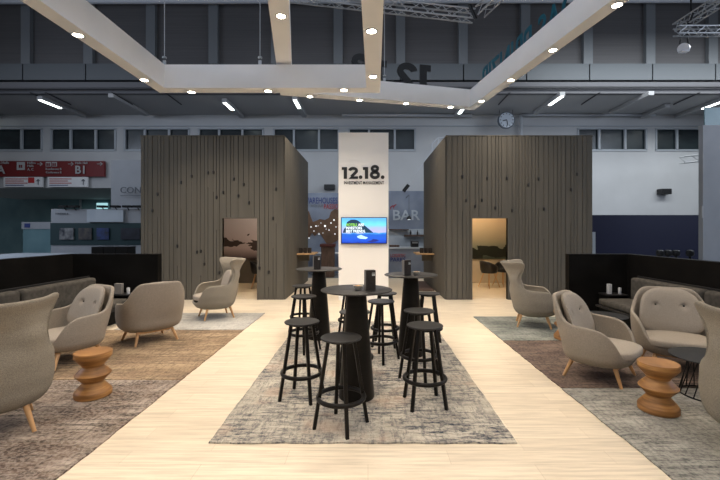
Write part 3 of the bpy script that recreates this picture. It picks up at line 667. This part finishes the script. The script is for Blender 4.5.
def cabin(x0, x1, d0, d1, y0, y1, H, label, side, inner, lightw, seed):
    rnd = random.Random(seed)
    t = empty('meeting_cabin', (x0, y0, 0), 0, label, 'cabin')
    W, D = x1-x0, y1-y0; a, b = d0-x0, d1-x0; dz = 1.99; T = .1; bt_ = .02
    MB().box(0, a, 0, T, 0, H).box(b, W, 0, T, 0, H).box(a, b, 0, T, dz, H).build('front_wall', M['cladbase'], t)
    MB().box(0, T, T, D, 0, H).build('side_wall', M['cladbase'] if side < 0 else M['clad'], t)
    MB().box(W-T, W, T, D, 0, H).build('side_wall', M['clad'], t)
    MB().box(T, W-T, D-T, D, 0, H).build('back_wall', M['clad'], t)
    MB().box(T, W-T, T, D-T, 2.6, 2.7).build('inner_ceiling', M['white'], t)
    yi = 12.9-y0
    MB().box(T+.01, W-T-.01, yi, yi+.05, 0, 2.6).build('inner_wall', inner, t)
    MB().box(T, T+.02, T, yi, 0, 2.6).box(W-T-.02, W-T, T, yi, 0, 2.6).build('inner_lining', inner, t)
    MB().box(T, W-T, T, yi, 0, .004).build('inner_floor', M['planks'], t)
    MB().box(a-.03, a, -.03, T, 0, dz+.03).box(b, b+.03, -.03, T, 0, dz+.03).box(a, b, -.03, T, dz, dz+.03).build('door_frame', M['clad'], t)
    # cladding: boards with open grooves; some grooves stop at a knob
    cl = MB(); g = .012; ends = []
    edges = [0]
    while edges[-1] < W-.14: edges.append(edges[-1]+rnd.choice((.075, .09, .11, .13)))
    edges[-1] = W
    for i in range(len(edges)-1):
        e0, e1 = edges[i]+g/2, edges[i+1]-g/2
        for (s0, s1, zb) in ((e0, e1, 0),):
            lo, hi = max(s0, a-.03), min(s1, b+.03)
            dep = bt_+rnd.choice((0, 0, .007))
            if hi > lo:
                if s0 < a-.03: cl.box(s0, a-.03, -dep, -.001, 0, dz+.03)
                if s1 > b+.03: cl.box(b+.03, s1, -dep, -.001, 0, dz+.03)
                cl.box(s0, s1, -dep, -.001, dz+.03, H)
            else: cl.box(s0, s1, -dep, -.001, 0, H)
        if i and rnd.random() < .62:
            ze = H-rnd.uniform(.2, .86)*H
            gx = edges[i]
            if a-.05 < gx < b+.05: ze = max(ze, dz+.25+rnd.random())
            low = dz+.03 if a-.05 < gx < b+.05 else ze-rnd.uniform(.35, 1.0)
            cl.box(gx-g/2-.002, gx+g/2+.002, -bt_, -.002, max(low, 0), ze)
            ends.append((gx, ze))
    cl.box(-.012, W+.012, -bt_-.012, T, H, H+.02)
    cl.build('cladding', M['clad'], t)
    kb = None
    for gx, ze in ends:
        if kb is None: kb = MB().lathe([(0, -.055), (.02, -.045), (.028, .0), (.024, .03), (0, .04)], 10).build('knob', M['knob'], t, smooth=True); k = kb
        else: k = kb.copy(); C.objects.link(k); k.parent = t
        k.location = (gx, -bt_-.006, ze)
    # side cladding visible from the aisle
    sc = MB(); y = .0
    xs = W+.03 if side > 0 else -.03
    while y < D-.05:
        w_ = rnd.choice((.09, .11, .13)); sc.box(min(xs, xs-side*.029), max(xs, xs-side*.029), y+.007, min(y+w_-.007, D), 0, H); y += w_
    sc.build('side_cladding', M['clad'], t)
    # warm lamp inside
    lm = MB().lathe([(0, 2.57), (.16, 2.57), (.16, 2.6), (0, 2.6)], 24).build('ceiling_lamp', M['lens'] if False else mat('cabin_lamp', (1, .9, .7), .5, 0, 6, (1, .8, .55)), t, loc=((a+b)/2, 1.6, 0))
    l = bpy.data.lights.new('cabin_light', 'POINT'); l.energy = lightw; l.color = (1, .78, .52); l.shadow_soft_size = .15
    lo = bpy.data.objects.new('cabin_light', l); C.objects.link(lo); lo.parent = t; lo.location = ((a+b)/2, 1.6, 2.4)
    return t
YF, YK, HB = 9.8, 13.6, 4.0
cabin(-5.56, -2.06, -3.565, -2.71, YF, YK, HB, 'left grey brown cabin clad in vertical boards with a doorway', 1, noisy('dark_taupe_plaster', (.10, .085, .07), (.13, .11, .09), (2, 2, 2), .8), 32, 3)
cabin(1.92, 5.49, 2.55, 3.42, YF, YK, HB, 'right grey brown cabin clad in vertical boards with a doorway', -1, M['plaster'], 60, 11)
tag(MB().box(-5.2, -2.3, 12.85, 12.89, .78, 2.4).build('wall_mural', muralmat('misty_lake_mural', (.42, .42, .50), (.42, .35, .38), (.05, .03, .03), (.06, .045, .045), 1.28, 1.0, 2.2)), 'misty lake picture on the back wall inside the left cabin', 'picture')
tag(MB().box(2.2, 5.2, 12.85, 12.89, .78, 2.4).build('wall_mural', muralmat('green_valley_mural', (.85, .62, .40), (.16, .17, .13), (.03, .045, .035), (.02, .022, .018), 1.0, 1.1, 5.1)), 'green valley picture on the back wall inside the right cabin', 'picture')
# shell chairs inside the cabins
def shell_chair():
    t = empty('meeting_chair', (0, 0, 0)); 
    bm = bmesh.new(); n, m_ = 24, 8; rings = []
    for j in range(m_+1):
        r = []
        for i in range(n):
            th = 2*PI*i/n; k = (1+math.cos(th))/2; top = .46+.34*k**.8+.06*(1-k) ; f = j/m_
            rad = min(1, f*1.7)*.24+.03*f; z = .43+max(0, f-.5)*2*(top-.43)
            r.append(bm.verts.new((rad*math.sin(th), rad*math.cos(th)*.95+.05*max(0, z-.5)*2*k, z)))
        rings.append(r)
    for A, B in zip(rings[1:-1], rings[2:]):
        for i in range(n): j = (i+1) % n; bm.faces.new([A[i], A[j], B[j], B[i]])
    bm.faces.new(rings[1]); 
    for v in rings[0]: bm.verts.remove(v)
    mb = MB(); mb.bm.free(); mb.bm = bm; o = mb.build('seat_shell', M['blackplastic'], t, smooth=True); s_ = o.modifiers.new('s', 'SOLIDIFY'); s_.thickness = .012
    for sx in (-1, 1):
        for sy in (-1, 1): MB().bar((sx*.1, sy*.1, .44), (sx*.22, sy*.22, 0), .016, .011).build('leg', M['oak'], t, smooth=True)
    return t
ch = shell_chair()
for k, (x, y, rz, la) in enumerate(((-3.2, 11.8, 100, 'black shell chair inside the left cabin'), (3.6, 11.9, 120, 'black shell chair inside the right cabin, left in the doorway'), (4.12, 12.2, -60, 'black shell chair inside the right cabin, right in the doorway'))):
    c = ch if k == 0 else copy_tree(ch)
    c.location = (x, y, .005); c.rotation_euler = (0, 0, math.radians(rz)); tag(c, la, 'chair', 'shell chairs in the cabins')
# shelves on the aisle sides of the cabins
for sx, xw, la in ((1, -2.03, 'left'), (-1, 1.89, 'right')):
    t = empty('wall_counter', (xw, 11.4, 1.0), 0, 'oak wall counter on the aisle side of the %s cabin' % la, 'shelf')
    MB().box(min(0, sx*.5), max(0, sx*.5), 0, .9, 0, .04).build('shelf_board', M['shelfwood'], t, bevel=.004)
    MB().box(min(0, sx*.3), max(0, sx*.3), .4, .44, -.2, 0).build('bracket', M['clad'], t)
    for k in range(3):
        tag(MB().box(-.05, .05, -.06, .06, 0, .15).build('menu_box', M['menu'], loc=(xw+sx*(.09+.12*k), 11.6+.02*k, 1.041), bevel=.006),
            'small dark box on the %s wall counter, %s' % (la, ['against the wall', 'in the middle', 'nearest the aisle'][k]), 'box', 'dark boxes on the wall counters')

tag(MB().box(1.42, 1.86, 11.2, 13.2, .001, .03).build('floor_mat', M['rustwood'], bevel=.004), 'narrow grey brown mat on the floor along the aisle side of the right cabin', 'mat')
# ------------------------------------------------------------- rugs
def rug(x0, x1, y0, y1, m, label, z=.012):
    mb = MB(); n = 60
    # slightly wavy edges
    def wob(t, s): return .004*math.sin(t*5+s)+.003*math.sin(t*17+s*2)
    pts = [(x0+(x1-x0)*i/n, y0+wob(i*.1, 1)) for i in range(n)] + [(x1+wob(i*.1, 2), y0+(y1-y0)*i/n) for i in range(n)] + [(x1-(x1-x0)*i/n, y1+wob(i*.1, 3)) for i in range(n)] + [(x0+wob(i*.1, 4), y1-(y1-y0)*i/n) for i in range(n)]
    mb.prism(pts, .001, z); return tag(mb.build('rug', m), label, 'rug')
rug(-1.26, 1.175, 3.155, 7.38, M['rug_centre'], 'worn blue grey and beige rug under the bar tables')
rug(-5.25, -2.1, .9, 4.48, M['rug_dark'], 'worn dark brown and grey rug nearest the camera on the left')
rug(-5.25, -2.1, 4.50, 6.74, M['rug_tan'], 'worn tan rug in the middle of the left lounge')
rug(-4.3, -2.1, 6.76, 8.15, M['rug_pale'], 'worn pale grey rug at the far end of the left lounge')
rug(2.06, 5.0, .9, 4.25, M['rug_grey'], 'worn silver grey rug nearest the camera on the right')
rug(2.06, 5.0, 4.27, 6.09, M['rug_brown'], 'worn red brown rug in the middle of the right lounge')
rug(2.06, 5.0, 6.11, 7.81, M['rug_green'], 'worn grey green rug at the far end of the right lounge')

# ------------------------------------------------------------- black partitions and sofas
def partition(pts, h, label):
    mb = MB(); mb.prism(pts, .0, h); return tag(mb.build('black_partition', M['black'], bevel=.004), label, 'partition')
YQ, HQ = 8.2, 1.225
partition([(-4.15, YQ-.3), (-4.15, YQ-.15), (-5.98, YQ-.15), (-5.98, -1), (-5.83, -1), (-5.83, YQ-.3)], HQ, 'low black partition around the left lounge')
partition([(3.97, YQ-.3), (5.12, YQ-.3), (5.12, -1), (5.27, -1), (5.27, YQ-.15), (3.97, YQ-.15)], HQ, 'low black partition around the right lounge')
def sofa(x_back, sx, label):       # sx: direction from the back towards the lounge
    t = empty('bench_sofa', (x_back, 0, 0), 0, label, 'sofa')
    y1 = 7.5
    def bx(mb, a, b, y0, yy, z0, z1): mb.box(min(sx*a, sx*b), max(sx*a, sx*b), y0, yy, z0, z1); return mb
    bx(MB(), .0, .84, -.5, y1, .27, .31).build('tray', M['graphite'], t, bevel=.01)
    bx(MB(), .1, .70, -.45, y1-.05, .012, .27).build('plinth', M['black'], t)
    bx(MB(), .02, .06, -.5, y1, .30, .84).build('back_board', M['graphite'], t, bevel=.008)
    for y0, yy in ((5.15, 7.45), (2.8, 5.1), (.4, 2.75)):
        bx(MB(), .22, .82, y0, yy, .311, .43).build('seat_cushion', M['sofa'], t, bevel=.045, seg=4)
    for y0, yy in ((5.85, 7.43), (4.2, 5.81), (2.5, 4.16), (.8, 2.46)):
        m_ = bx(MB(), .065, .24, y0, yy, .40, .82)
        m_.build('back_cushion', M['sofa'], t, bevel=.05, seg=4)
    return t
sofa(-5.27, 1, 'charcoal bench sofa along the left black partition')
sofa(5.10, -1, 'charcoal bench sofa along the right black partition')
for x, la, items in ((-4.69, 'left', 0), (4.72, 'right', 1)):
    t = empty('corner_shelf', (x, 7.7, 0), 0, 'black corner side table at the far end of the %s sofa' % la, 'table')
    MB().box(-.2, .2, -.16, .16, .45, .475).build('tabletop', M['graphite'], t, bevel=.004)
    for q in (-.19, .17): MB().box(q, q+.02, -.15, .15, .0, .45).build('side_panel', M['black'], t)
    if la == 'left':
        tag(MB().box(-.07, .07, -.04, .04, 0, .20).build('menu_box', M['menuside'], loc=(x-.08, 7.66, .476), bevel=.006), 'brown menu box on the left corner table', 'box')
    else:
        tag(MB().box(-.03, .03, -.04, .04, 0, .19).build('menu_box', M['signwhite'], loc=(x-.1, 7.66, .476), bevel=.006), 'pale narrow card box on the right corner table', 'box')
    tag(MB().lathe([(0, 0), (.028, 0), (.028, .11), (.02, .12), (0, .12)], 16).build('candle', M['signwhite'], smooth=True, loc=(x+.1, 7.66, .476)), 'small white candle on the %s corner table' % la, 'candle')

# ------------------------------------------------------------- bar tables and stools
def bar_table():
    t = empty('bar_table')
    MB().lathe([(0, 1.062), (.33, 1.062), (.352, 1.068), (.36, 1.074), (.36, 1.078), (.352, 1.082), (0, 1.082)], 64).build('tabletop', M['blacktop'], t, smooth=True)
    MB().lathe([(0, 0), (.175, 0), (.18, .01), (.098, 1.04), (.10, 1.062), (0, 1.062)], 48).build('pedestal', M['blackwood'], t, smooth=True)
    return t
bt0 = bar_table()
for k, (x, y, la) in enumerate(((-.115, 4.04, 'black round bar table nearest the camera with a bowl and menu box'), (-.765, 6.25, 'black round bar table at the far left of the centre rug'), (.58, 5.42, 'black round bar table at the right of the centre rug'))):
    c = bt0 if k == 0 else copy_tree(bt0)
    c.location = (x, y, .012); tag(c, la, 'table', 'bar tables on the centre rug')
def bar_stool():
    t = empty('bar_stool')
    MB().lathe([(0, .742), (.155, .742), (.172, .747), (.176, .755), (.172, .761), (.15, .761), (0, .758)], 48).build('seat', M['blacktop'], t, smooth=True)
    MB().torus(.1, .732, .02, .012, 30, 8).build('swivel_ring', M['blackmetal'], t, smooth=True)
    for k in range(4):
        a = k*PI/2
        d = Vector((math.sin(a), -math.cos(a), 0))
        tz = Vector((-d.y, d.x, 0))
        # rectangular tapered leg
        bm = bmesh.new(); vs = []
        for z, r, w_, th in ((0, .232, .0155, .0145), (.735, .112, .0155, .0145)):
            for p, q in ((-1, -1), (1, -1), (1, 1), (-1, 1)): vs.append(bm.verts.new(d*(r+q*th)+tz*(p*w_)+Vector((0, 0, z))))
        for f in [(0, 3, 2, 1), (4, 5, 6, 7), (0, 1, 5, 4), (1, 2, 6, 5), (2, 3, 7, 6), (3, 0, 4, 7)]: bm.faces.new([vs[i] for i in f])
        mb = MB(); mb.bm.free(); mb.bm = bm; mb.build('leg', M['blackwood'], t, bevel=.004)
    MB().torus(.198, .25, .018, .02, 48, 10).build('footrest', M['blackwood'], t, smooth=True)
    return t
st0 = bar_stool()
stools = [(-.23, 3.43, 16, 'black bar stool in front of the nearest bar table, closest to the camera'),
          (-.665, 4.03, 30, 'black bar stool to the left of the nearest bar table'),
          (-.90, 5.60, 10, 'black bar stool in front of the far left bar table, nearer of the two'),
          (-1.09, 6.68, 25, 'black bar stool left of the far left bar table, farthest back'),
          (-.15, 4.52, 40, 'black bar stool hidden behind the pedestal of the nearest bar table'),
          (-.27, 6.40, 60, 'black bar stool right of the far left bar table, its seat hidden by a tabletop'),
          (.17, 5.20, 5, 'black bar stool left of the right bar table, nearer of the two'),
          (.25, 5.87, 35, 'black bar stool left of the right bar table, farther of the two'),
          (.55, 3.87, -38, 'black bar stool at the front right, nearest the camera on the right'),
          (.585, 4.58, 10, 'black bar stool just behind the front right stool, before the right table'),
          (.88, 5.86, 30, 'black bar stool right of and behind the right bar table')]
for k, (x, y, r, la) in enumerate(stools):
    c = st0 if k == 0 else copy_tree(st0)
    c.location = (x, y, .012); c.rotation_euler = (0, 0, math.radians(r)); tag(c, la, 'stool', 'bar stools round the bar tables')
# table-top items
def menu_box(x, y, rz, w_, h_, la):
    t = empty('menu_holder', (x, y, 1.095), math.radians(rz), la, 'menu holder')
    MB().box(-w_/2, w_/2, -.035, .035, 0, h_).build('cover', M['menu'], t, bevel=.003)
    MB().box(-w_/2-.003, -w_/2, -.03, .03, .003, h_-.003).build('side_panel', M['menuside'], t)
    MB().box(w_*.1, w_*.42, -.037, -.035, h_*.72, h_*.8).box(w_*.1, w_*.42, -.037, -.035, h_*.84, h_*.87).build('print', M['signwhite'], t)
menu_box(.02, 4.0, 16, .10, .195, 'dark menu box on the nearest bar table')
menu_box(-.79, 6.17, 20, .105, .20, 'dark menu box on the far left bar table')
menu_box(.51, 5.3, 25, .10, .20, 'dark menu box on the right bar table')
def bowl(x, y, r, la):
    t = empty('snack_bowl', (x, y, 1.0955), 0, la, 'bowl')
    MB().lathe([(0, 0), (r*.5, 0), (r*.8, r*.35), (r, r*.85), (r*.94, r*.85), (r*.74, r*.4), (r*.4, .008), (0, .008)], 28).build('dish', M['ceramic'], t, smooth=True)
    MB().superq(r*.75, r*.75, r*.3, 0, 0, r*.6, 1, 1, 20, 10, fn=lambda a, b, c: (a, b, c+.004*math.sin(a*300)*math.sin(b*280))).build('snacks', M['snack'], t, smooth=True)['kind'] = 'stuff'
bowl(-.10, 3.98, .05, 'small bowl of snacks on the nearest bar table')
bowl(.65, 5.36, .05, 'small cream bowl on the right bar table beside the menu box')

# ------------------------------------------------------------- lounge chairs
def interp(tab, v):
    for (a, fa), (b, fb) in zip(tab[:-1], tab[1:]):
        if v <= b:
            t = (v-a)/(b-a) if b > a else 0; t = max(0, t); t = t*t*(3-2*t)*.5+t*.5; return fa+(fb-fa)*t
    return tab[-1][1]
def shell(rim, prof, a, bb, bf, lean, sweep, pexp, zb, n=56, rows=16):
    bm = bmesh.new(); rings = []
    def pt(th, z, s):
        sn, cs = math.sin(th), math.cos(th)
        x = a*math.copysign(abs(sn)**(2/pexp), sn)*s; b_ = bb if cs > 0 else bf
        y = b_*math.copysign(abs(cs)**(2/pexp), cs)*s
        k = (1+cs)/2
        y += lean*max(0, z-.38)*min(1, k*1.5)
        y += sweep*abs(sn)**2*(.5*math.exp(-((z-.80)/.13)**2)-1.0*max(0, min(1, (z-.84)/.28)))*(1 if cs > -.3 else 0)
        return (x, y, z)
    c0 = bm.verts.new((0, 0, zb))
    for f, dz in ((.25, 0), (.5, .002)):
        rings.append([bm.verts.new(pt(2*PI*i/n, zb+dz, prof[0][1]*f*1.4)) for i in range(n)])
    for j in range(rows+1):
        r = []
        for i in range(n):
            th = 2*PI*i/n; d = abs((math.degrees(th)+180) % 360-180)
            R = interp(rim, d); z = zb+(R-zb)*(j/rows)
            r.append(bm.verts.new(pt(th, z, interp(prof, z))))
        rings.append(r)
    for i in range(n): bm.faces.new([c0, rings[0][(i+1) % n], rings[0][i]])
    for A, B in zip(rings[:-1], rings[1:]):
        for i in range(n): j = (i+1) % n; bm.faces.new([A[i], A[j], B[j], B[i]])
    mb = MB(); mb.bm.free(); mb.bm = bm; return mb
def finish_shell(mb, name, m, t, th=.042):
    o = mb.build(name, m, t)
    for p in o.data.polygons: p.use_smooth = True
    s_ = o.modifiers.new('thickness', 'SOLIDIFY'); s_.thickness = th; s_.offset = -1
    s_ = o.modifiers.new('round', 'SUBSURF'); s_.levels = 1; s_.render_levels = 1
    return o
def legs(t, w_, f, bk, z, splay=.07):
    for sx in (-1, 1):
        for y in (-f, bk):
            top = Vector((sx*w_, y, z)); bot = Vector((sx*(w_+splay*.8), y+math.copysign(splay, y), 0))
            MB().bar(bot, top, .015, .024, n=14).build('leg', M['oak'], t, smooth=True)
    MB().box(-w_-.015, w_+.015, -f-.015, -f+.02, z-.02, z+.015).box(-w_-.015, w_+.015, bk-.02, bk+.015, z-.02, z+.015).box(-.025, .025, -f, bk, z-.018, z+.012).build('leg_frame', M['oak'], t, bevel=.005)
def dimple(x, z, bx, bz): return math.exp(-((x-bx)**2+(z-bz)**2)/(.028**2))
def low_chair():
    t = empty('lounge_chair')
    rim = [(0, .92), (25, .92), (38, .905), (48, .86), (57, .77), (66, .675), (76, .635), (90, .622), (106, .605), (117, .56), (127, .47), (136, .37), (146, .30), (180, .285)]
    prof = [(.175, .66), (.21, .86), (.28, .955), (.40, .99), (.52, 1.0), (.70, .985), (.92, .92)]
    finish_shell(shell(rim, prof, .45, .34, .41, .26, 0, 2.7, .175), 'shell', M['wool'], t)
    def f(x, y, z): return (x, y, z+.012*(1-(x/.4)**2))
    MB().superq(.37, .365, .055, 0, -.065, .33, .42, .72, 48, 16, f).build('seat_cushion', M['woolpad'], t, smooth=True)
    def g(x, y, z):
        yy = y-.0
        front = y < 0
        zz = z
        k = dimple(x, zz, -.12, .035)+dimple(x, zz, .12, .035)
        if front: yy += .032*k
        yy -= .55*x*x
        yy += .30*z
        return (x, yy, z)
    # the pillow lies against the inside of the back: built lying in x-z
    mb = MB(); n, m2 = 56, 36; bm = mb.bm
    front, back = [], []
    def pillow_pt(u, v, s):
        r = max(abs(u), abs(v)); 
        ang = math.atan2(v, u); rr = r
        cx, sx_ = math.cos(ang), math.sin(ang); e = 2/3.0
        x = .335*rr*math.copysign(abs(cx)**e, cx); z = .285*rr*math.copysign(abs(sx_)**e, sx_)
        x *= 1.0-.10*(z/.285)
        th = .055*(max(0, 1-rr**3.2))**.5
        y = s*th
        if s < 0: y += .035*(dimple(x, z, -.15, .075)+dimple(x, z, .15, .075))
        y -= .85*x*x; y += .31*z
        return (x, .262+y, .635+z)
    N = 30; grid = {}
    for s_ in (-1, 1):
        for i in range(N+1):
            for j in range(N+1):
                u, v = -1+2*i/N, -1+2*j/N
                key = (i, j, 0 if i in (0, N) or j in (0, N) else s_)
                if key not in grid: grid[key] = bm.verts.new(pillow_pt(u, v, s_))
        for i in range(N):
            for j in range(N):
                q = [grid[(a_, b_, 0 if a_ in (0, N) or b_ in (0, N) else s_)] for a_, b_ in ((i, j), (i+1, j), (i+1, j+1), (i, j+1))]
                bm.faces.new(q)
    pil = mb.build('back_cushion', M['woolpad'], t, smooth=True)
    for p in pil.data.polygons: p.use_smooth = True
    for sx in (-1, 1): MB().superq(.012, .008, .012, sx*.15, .262-.055+.035-.022-.006+.024, .71, 1, 1, 12, 8).build('button', M['sofa'], pil, smooth=True)
    legs(t, .24, .24, .20, .18)
    return t
def high_chair(m):
    t = empty('wing_chair')
    rim = [(0, 1.13), (42, 1.135), (56, 1.15), (66, 1.145), (72, 1.08), (76, .92), (80, .74), (85, .665), (96, .645), (120, .635), (132, .58), (141, .46), (149, .37), (158, .335), (180, .325)]
    prof = [(.22, .62), (.26, .82), (.33, .92), (.45, .965), (.60, .95), (.76, .81), (.88, .81), (1.0, .93), (1.15, 1.15)]
    finish_shell(shell(rim, prof, .385, .31, .45, .22, .20, 2.3, .22, 80, 26), 'shell', m, t, .036)
    def f(x, y, z): return (x, y, z+.01*(1-(x/.35)**2))
    MB().superq(.32, .36, .06, 0, -.075, .40, .45, .8, 44, 14, f).build('seat_cushion', M['woolpad'], t, smooth=True)
    def h(x, y, z): return (x, y-.5*x*x+.27*z, z)
    MB().superq(.23, .045, .24, 0, .185, .66, .6, .6, 36, 20, h).build('back_cushion', M['woolpad'], t, smooth=True)
    legs(t, .20, .22, .18, .225)
    return t
low = low_chair()
for k, (x, y, r, la) in enumerate([(-3.86, 5.18, -28, 'low grey lounge chair with button cushion facing the camera on the left'), (-3.33, 6.12, -132, 'low grey lounge chair seen from behind on the tan rug'),
                                   (2.66, 4.64, 45, 'low grey lounge chair turned to the right on the red brown rug'), (3.80, 4.96, -25, 'low grey lounge chair facing the camera before the right sofa')]):
    c = low if k == 0 else copy_tree(low)
    c.location = (x, y, .012); c.rotation_euler = (0, 0, math.radians(r)); tag(c, la, 'armchair', 'low lounge chairs')
hi = high_chair(M['wool2'])
for k, (x, y, r, la) in enumerate([(-3.13, 3.34, -138, 'high backed grey wing chair cut off at the left edge, seen from behind'), (-2.93, 7.78, -56, 'high backed grey wing chair facing left before the left cabin'),
                                   (2.91, 7.1, 71, 'high backed grey wing chair facing right before the right cabin'), (2.94, 2.92, 138, 'high backed grey wing chair cut off at the right edge')]):
    c = hi if k == 0 else copy_tree(hi)
    c.location = (x, y, .012); c.rotation_euler = (0, 0, math.radians(r)); tag(c, la, 'armchair', 'high wing chairs')
# carved wooden stools
wst = MB().lathe([(r_*.88, z_) for r_, z_ in [(0, 0), (.18, 0), (.188, .008), (.188, .05), (.18, .062), (.108, .14), (.108, .148), (.180, .218), (.183, .225), (.180, .232), (.108, .300), (.108, .310), (.18, .385), (.190, .40), (.190, .44), (.186, .448), (.17, .45), (0, .45)]], 56).build('carved_stool', M['endgrain'], smooth=True)
for k, (x, y, la) in enumerate(((-2.79, 4.06, 'carved wooden zigzag stool on the left rugs'), (2.70, 3.72, 'carved wooden zigzag stool at the front right'), (3.06, 6.2, 'carved wooden zigzag stool half hidden behind the right lounge chair'))):
    c = wst if k == 0 else wst.copy()
    if k: C.objects.link(c)
    c.location = (x, y, .012); c.rotation_euler = (0, 0, k*1.3); tag(c, la, 'stool', 'carved wooden stools')
# dark coffee tables with wire bases
def wire_table():
    t = empty('coffee_table')
    MB().lathe([(0, .385), (.33, .385), (.34, .39), (.34, .398), (.33, .402), (0, .402)], 56).build('tabletop', M['graphite'], t, smooth=True)
    MB().torus(.25, .008, .008, .008, 40, 8).build('base_ring', M['blackmetal'], t, smooth=True)
    MB().torus(.17, .378, .007, .007, 32, 8).build('top_ring', M['blackmetal'], t, smooth=True)
    for i in range(18):
        a = 2*PI*i/18
        MB().bar((.25*math.cos(a), .25*math.sin(a), .008), (.17*math.cos(a+.35), .17*math.sin(a+.35), .378), .005, n=6).build('wire', M['blackmetal'], t, smooth=True)
    return t
wt = wire_table(); wt.location = (3.46, 4.05, .012); tag(wt, 'dark round coffee table with a wire base at the right front', 'table', 'wire coffee tables')
c = copy_tree(wt); c.location = (3.72, 6.32, .012); c.scale = (1, 1, .85); tag(c, 'dark round coffee table before the right bench sofa', 'table', 'wire coffee tables')
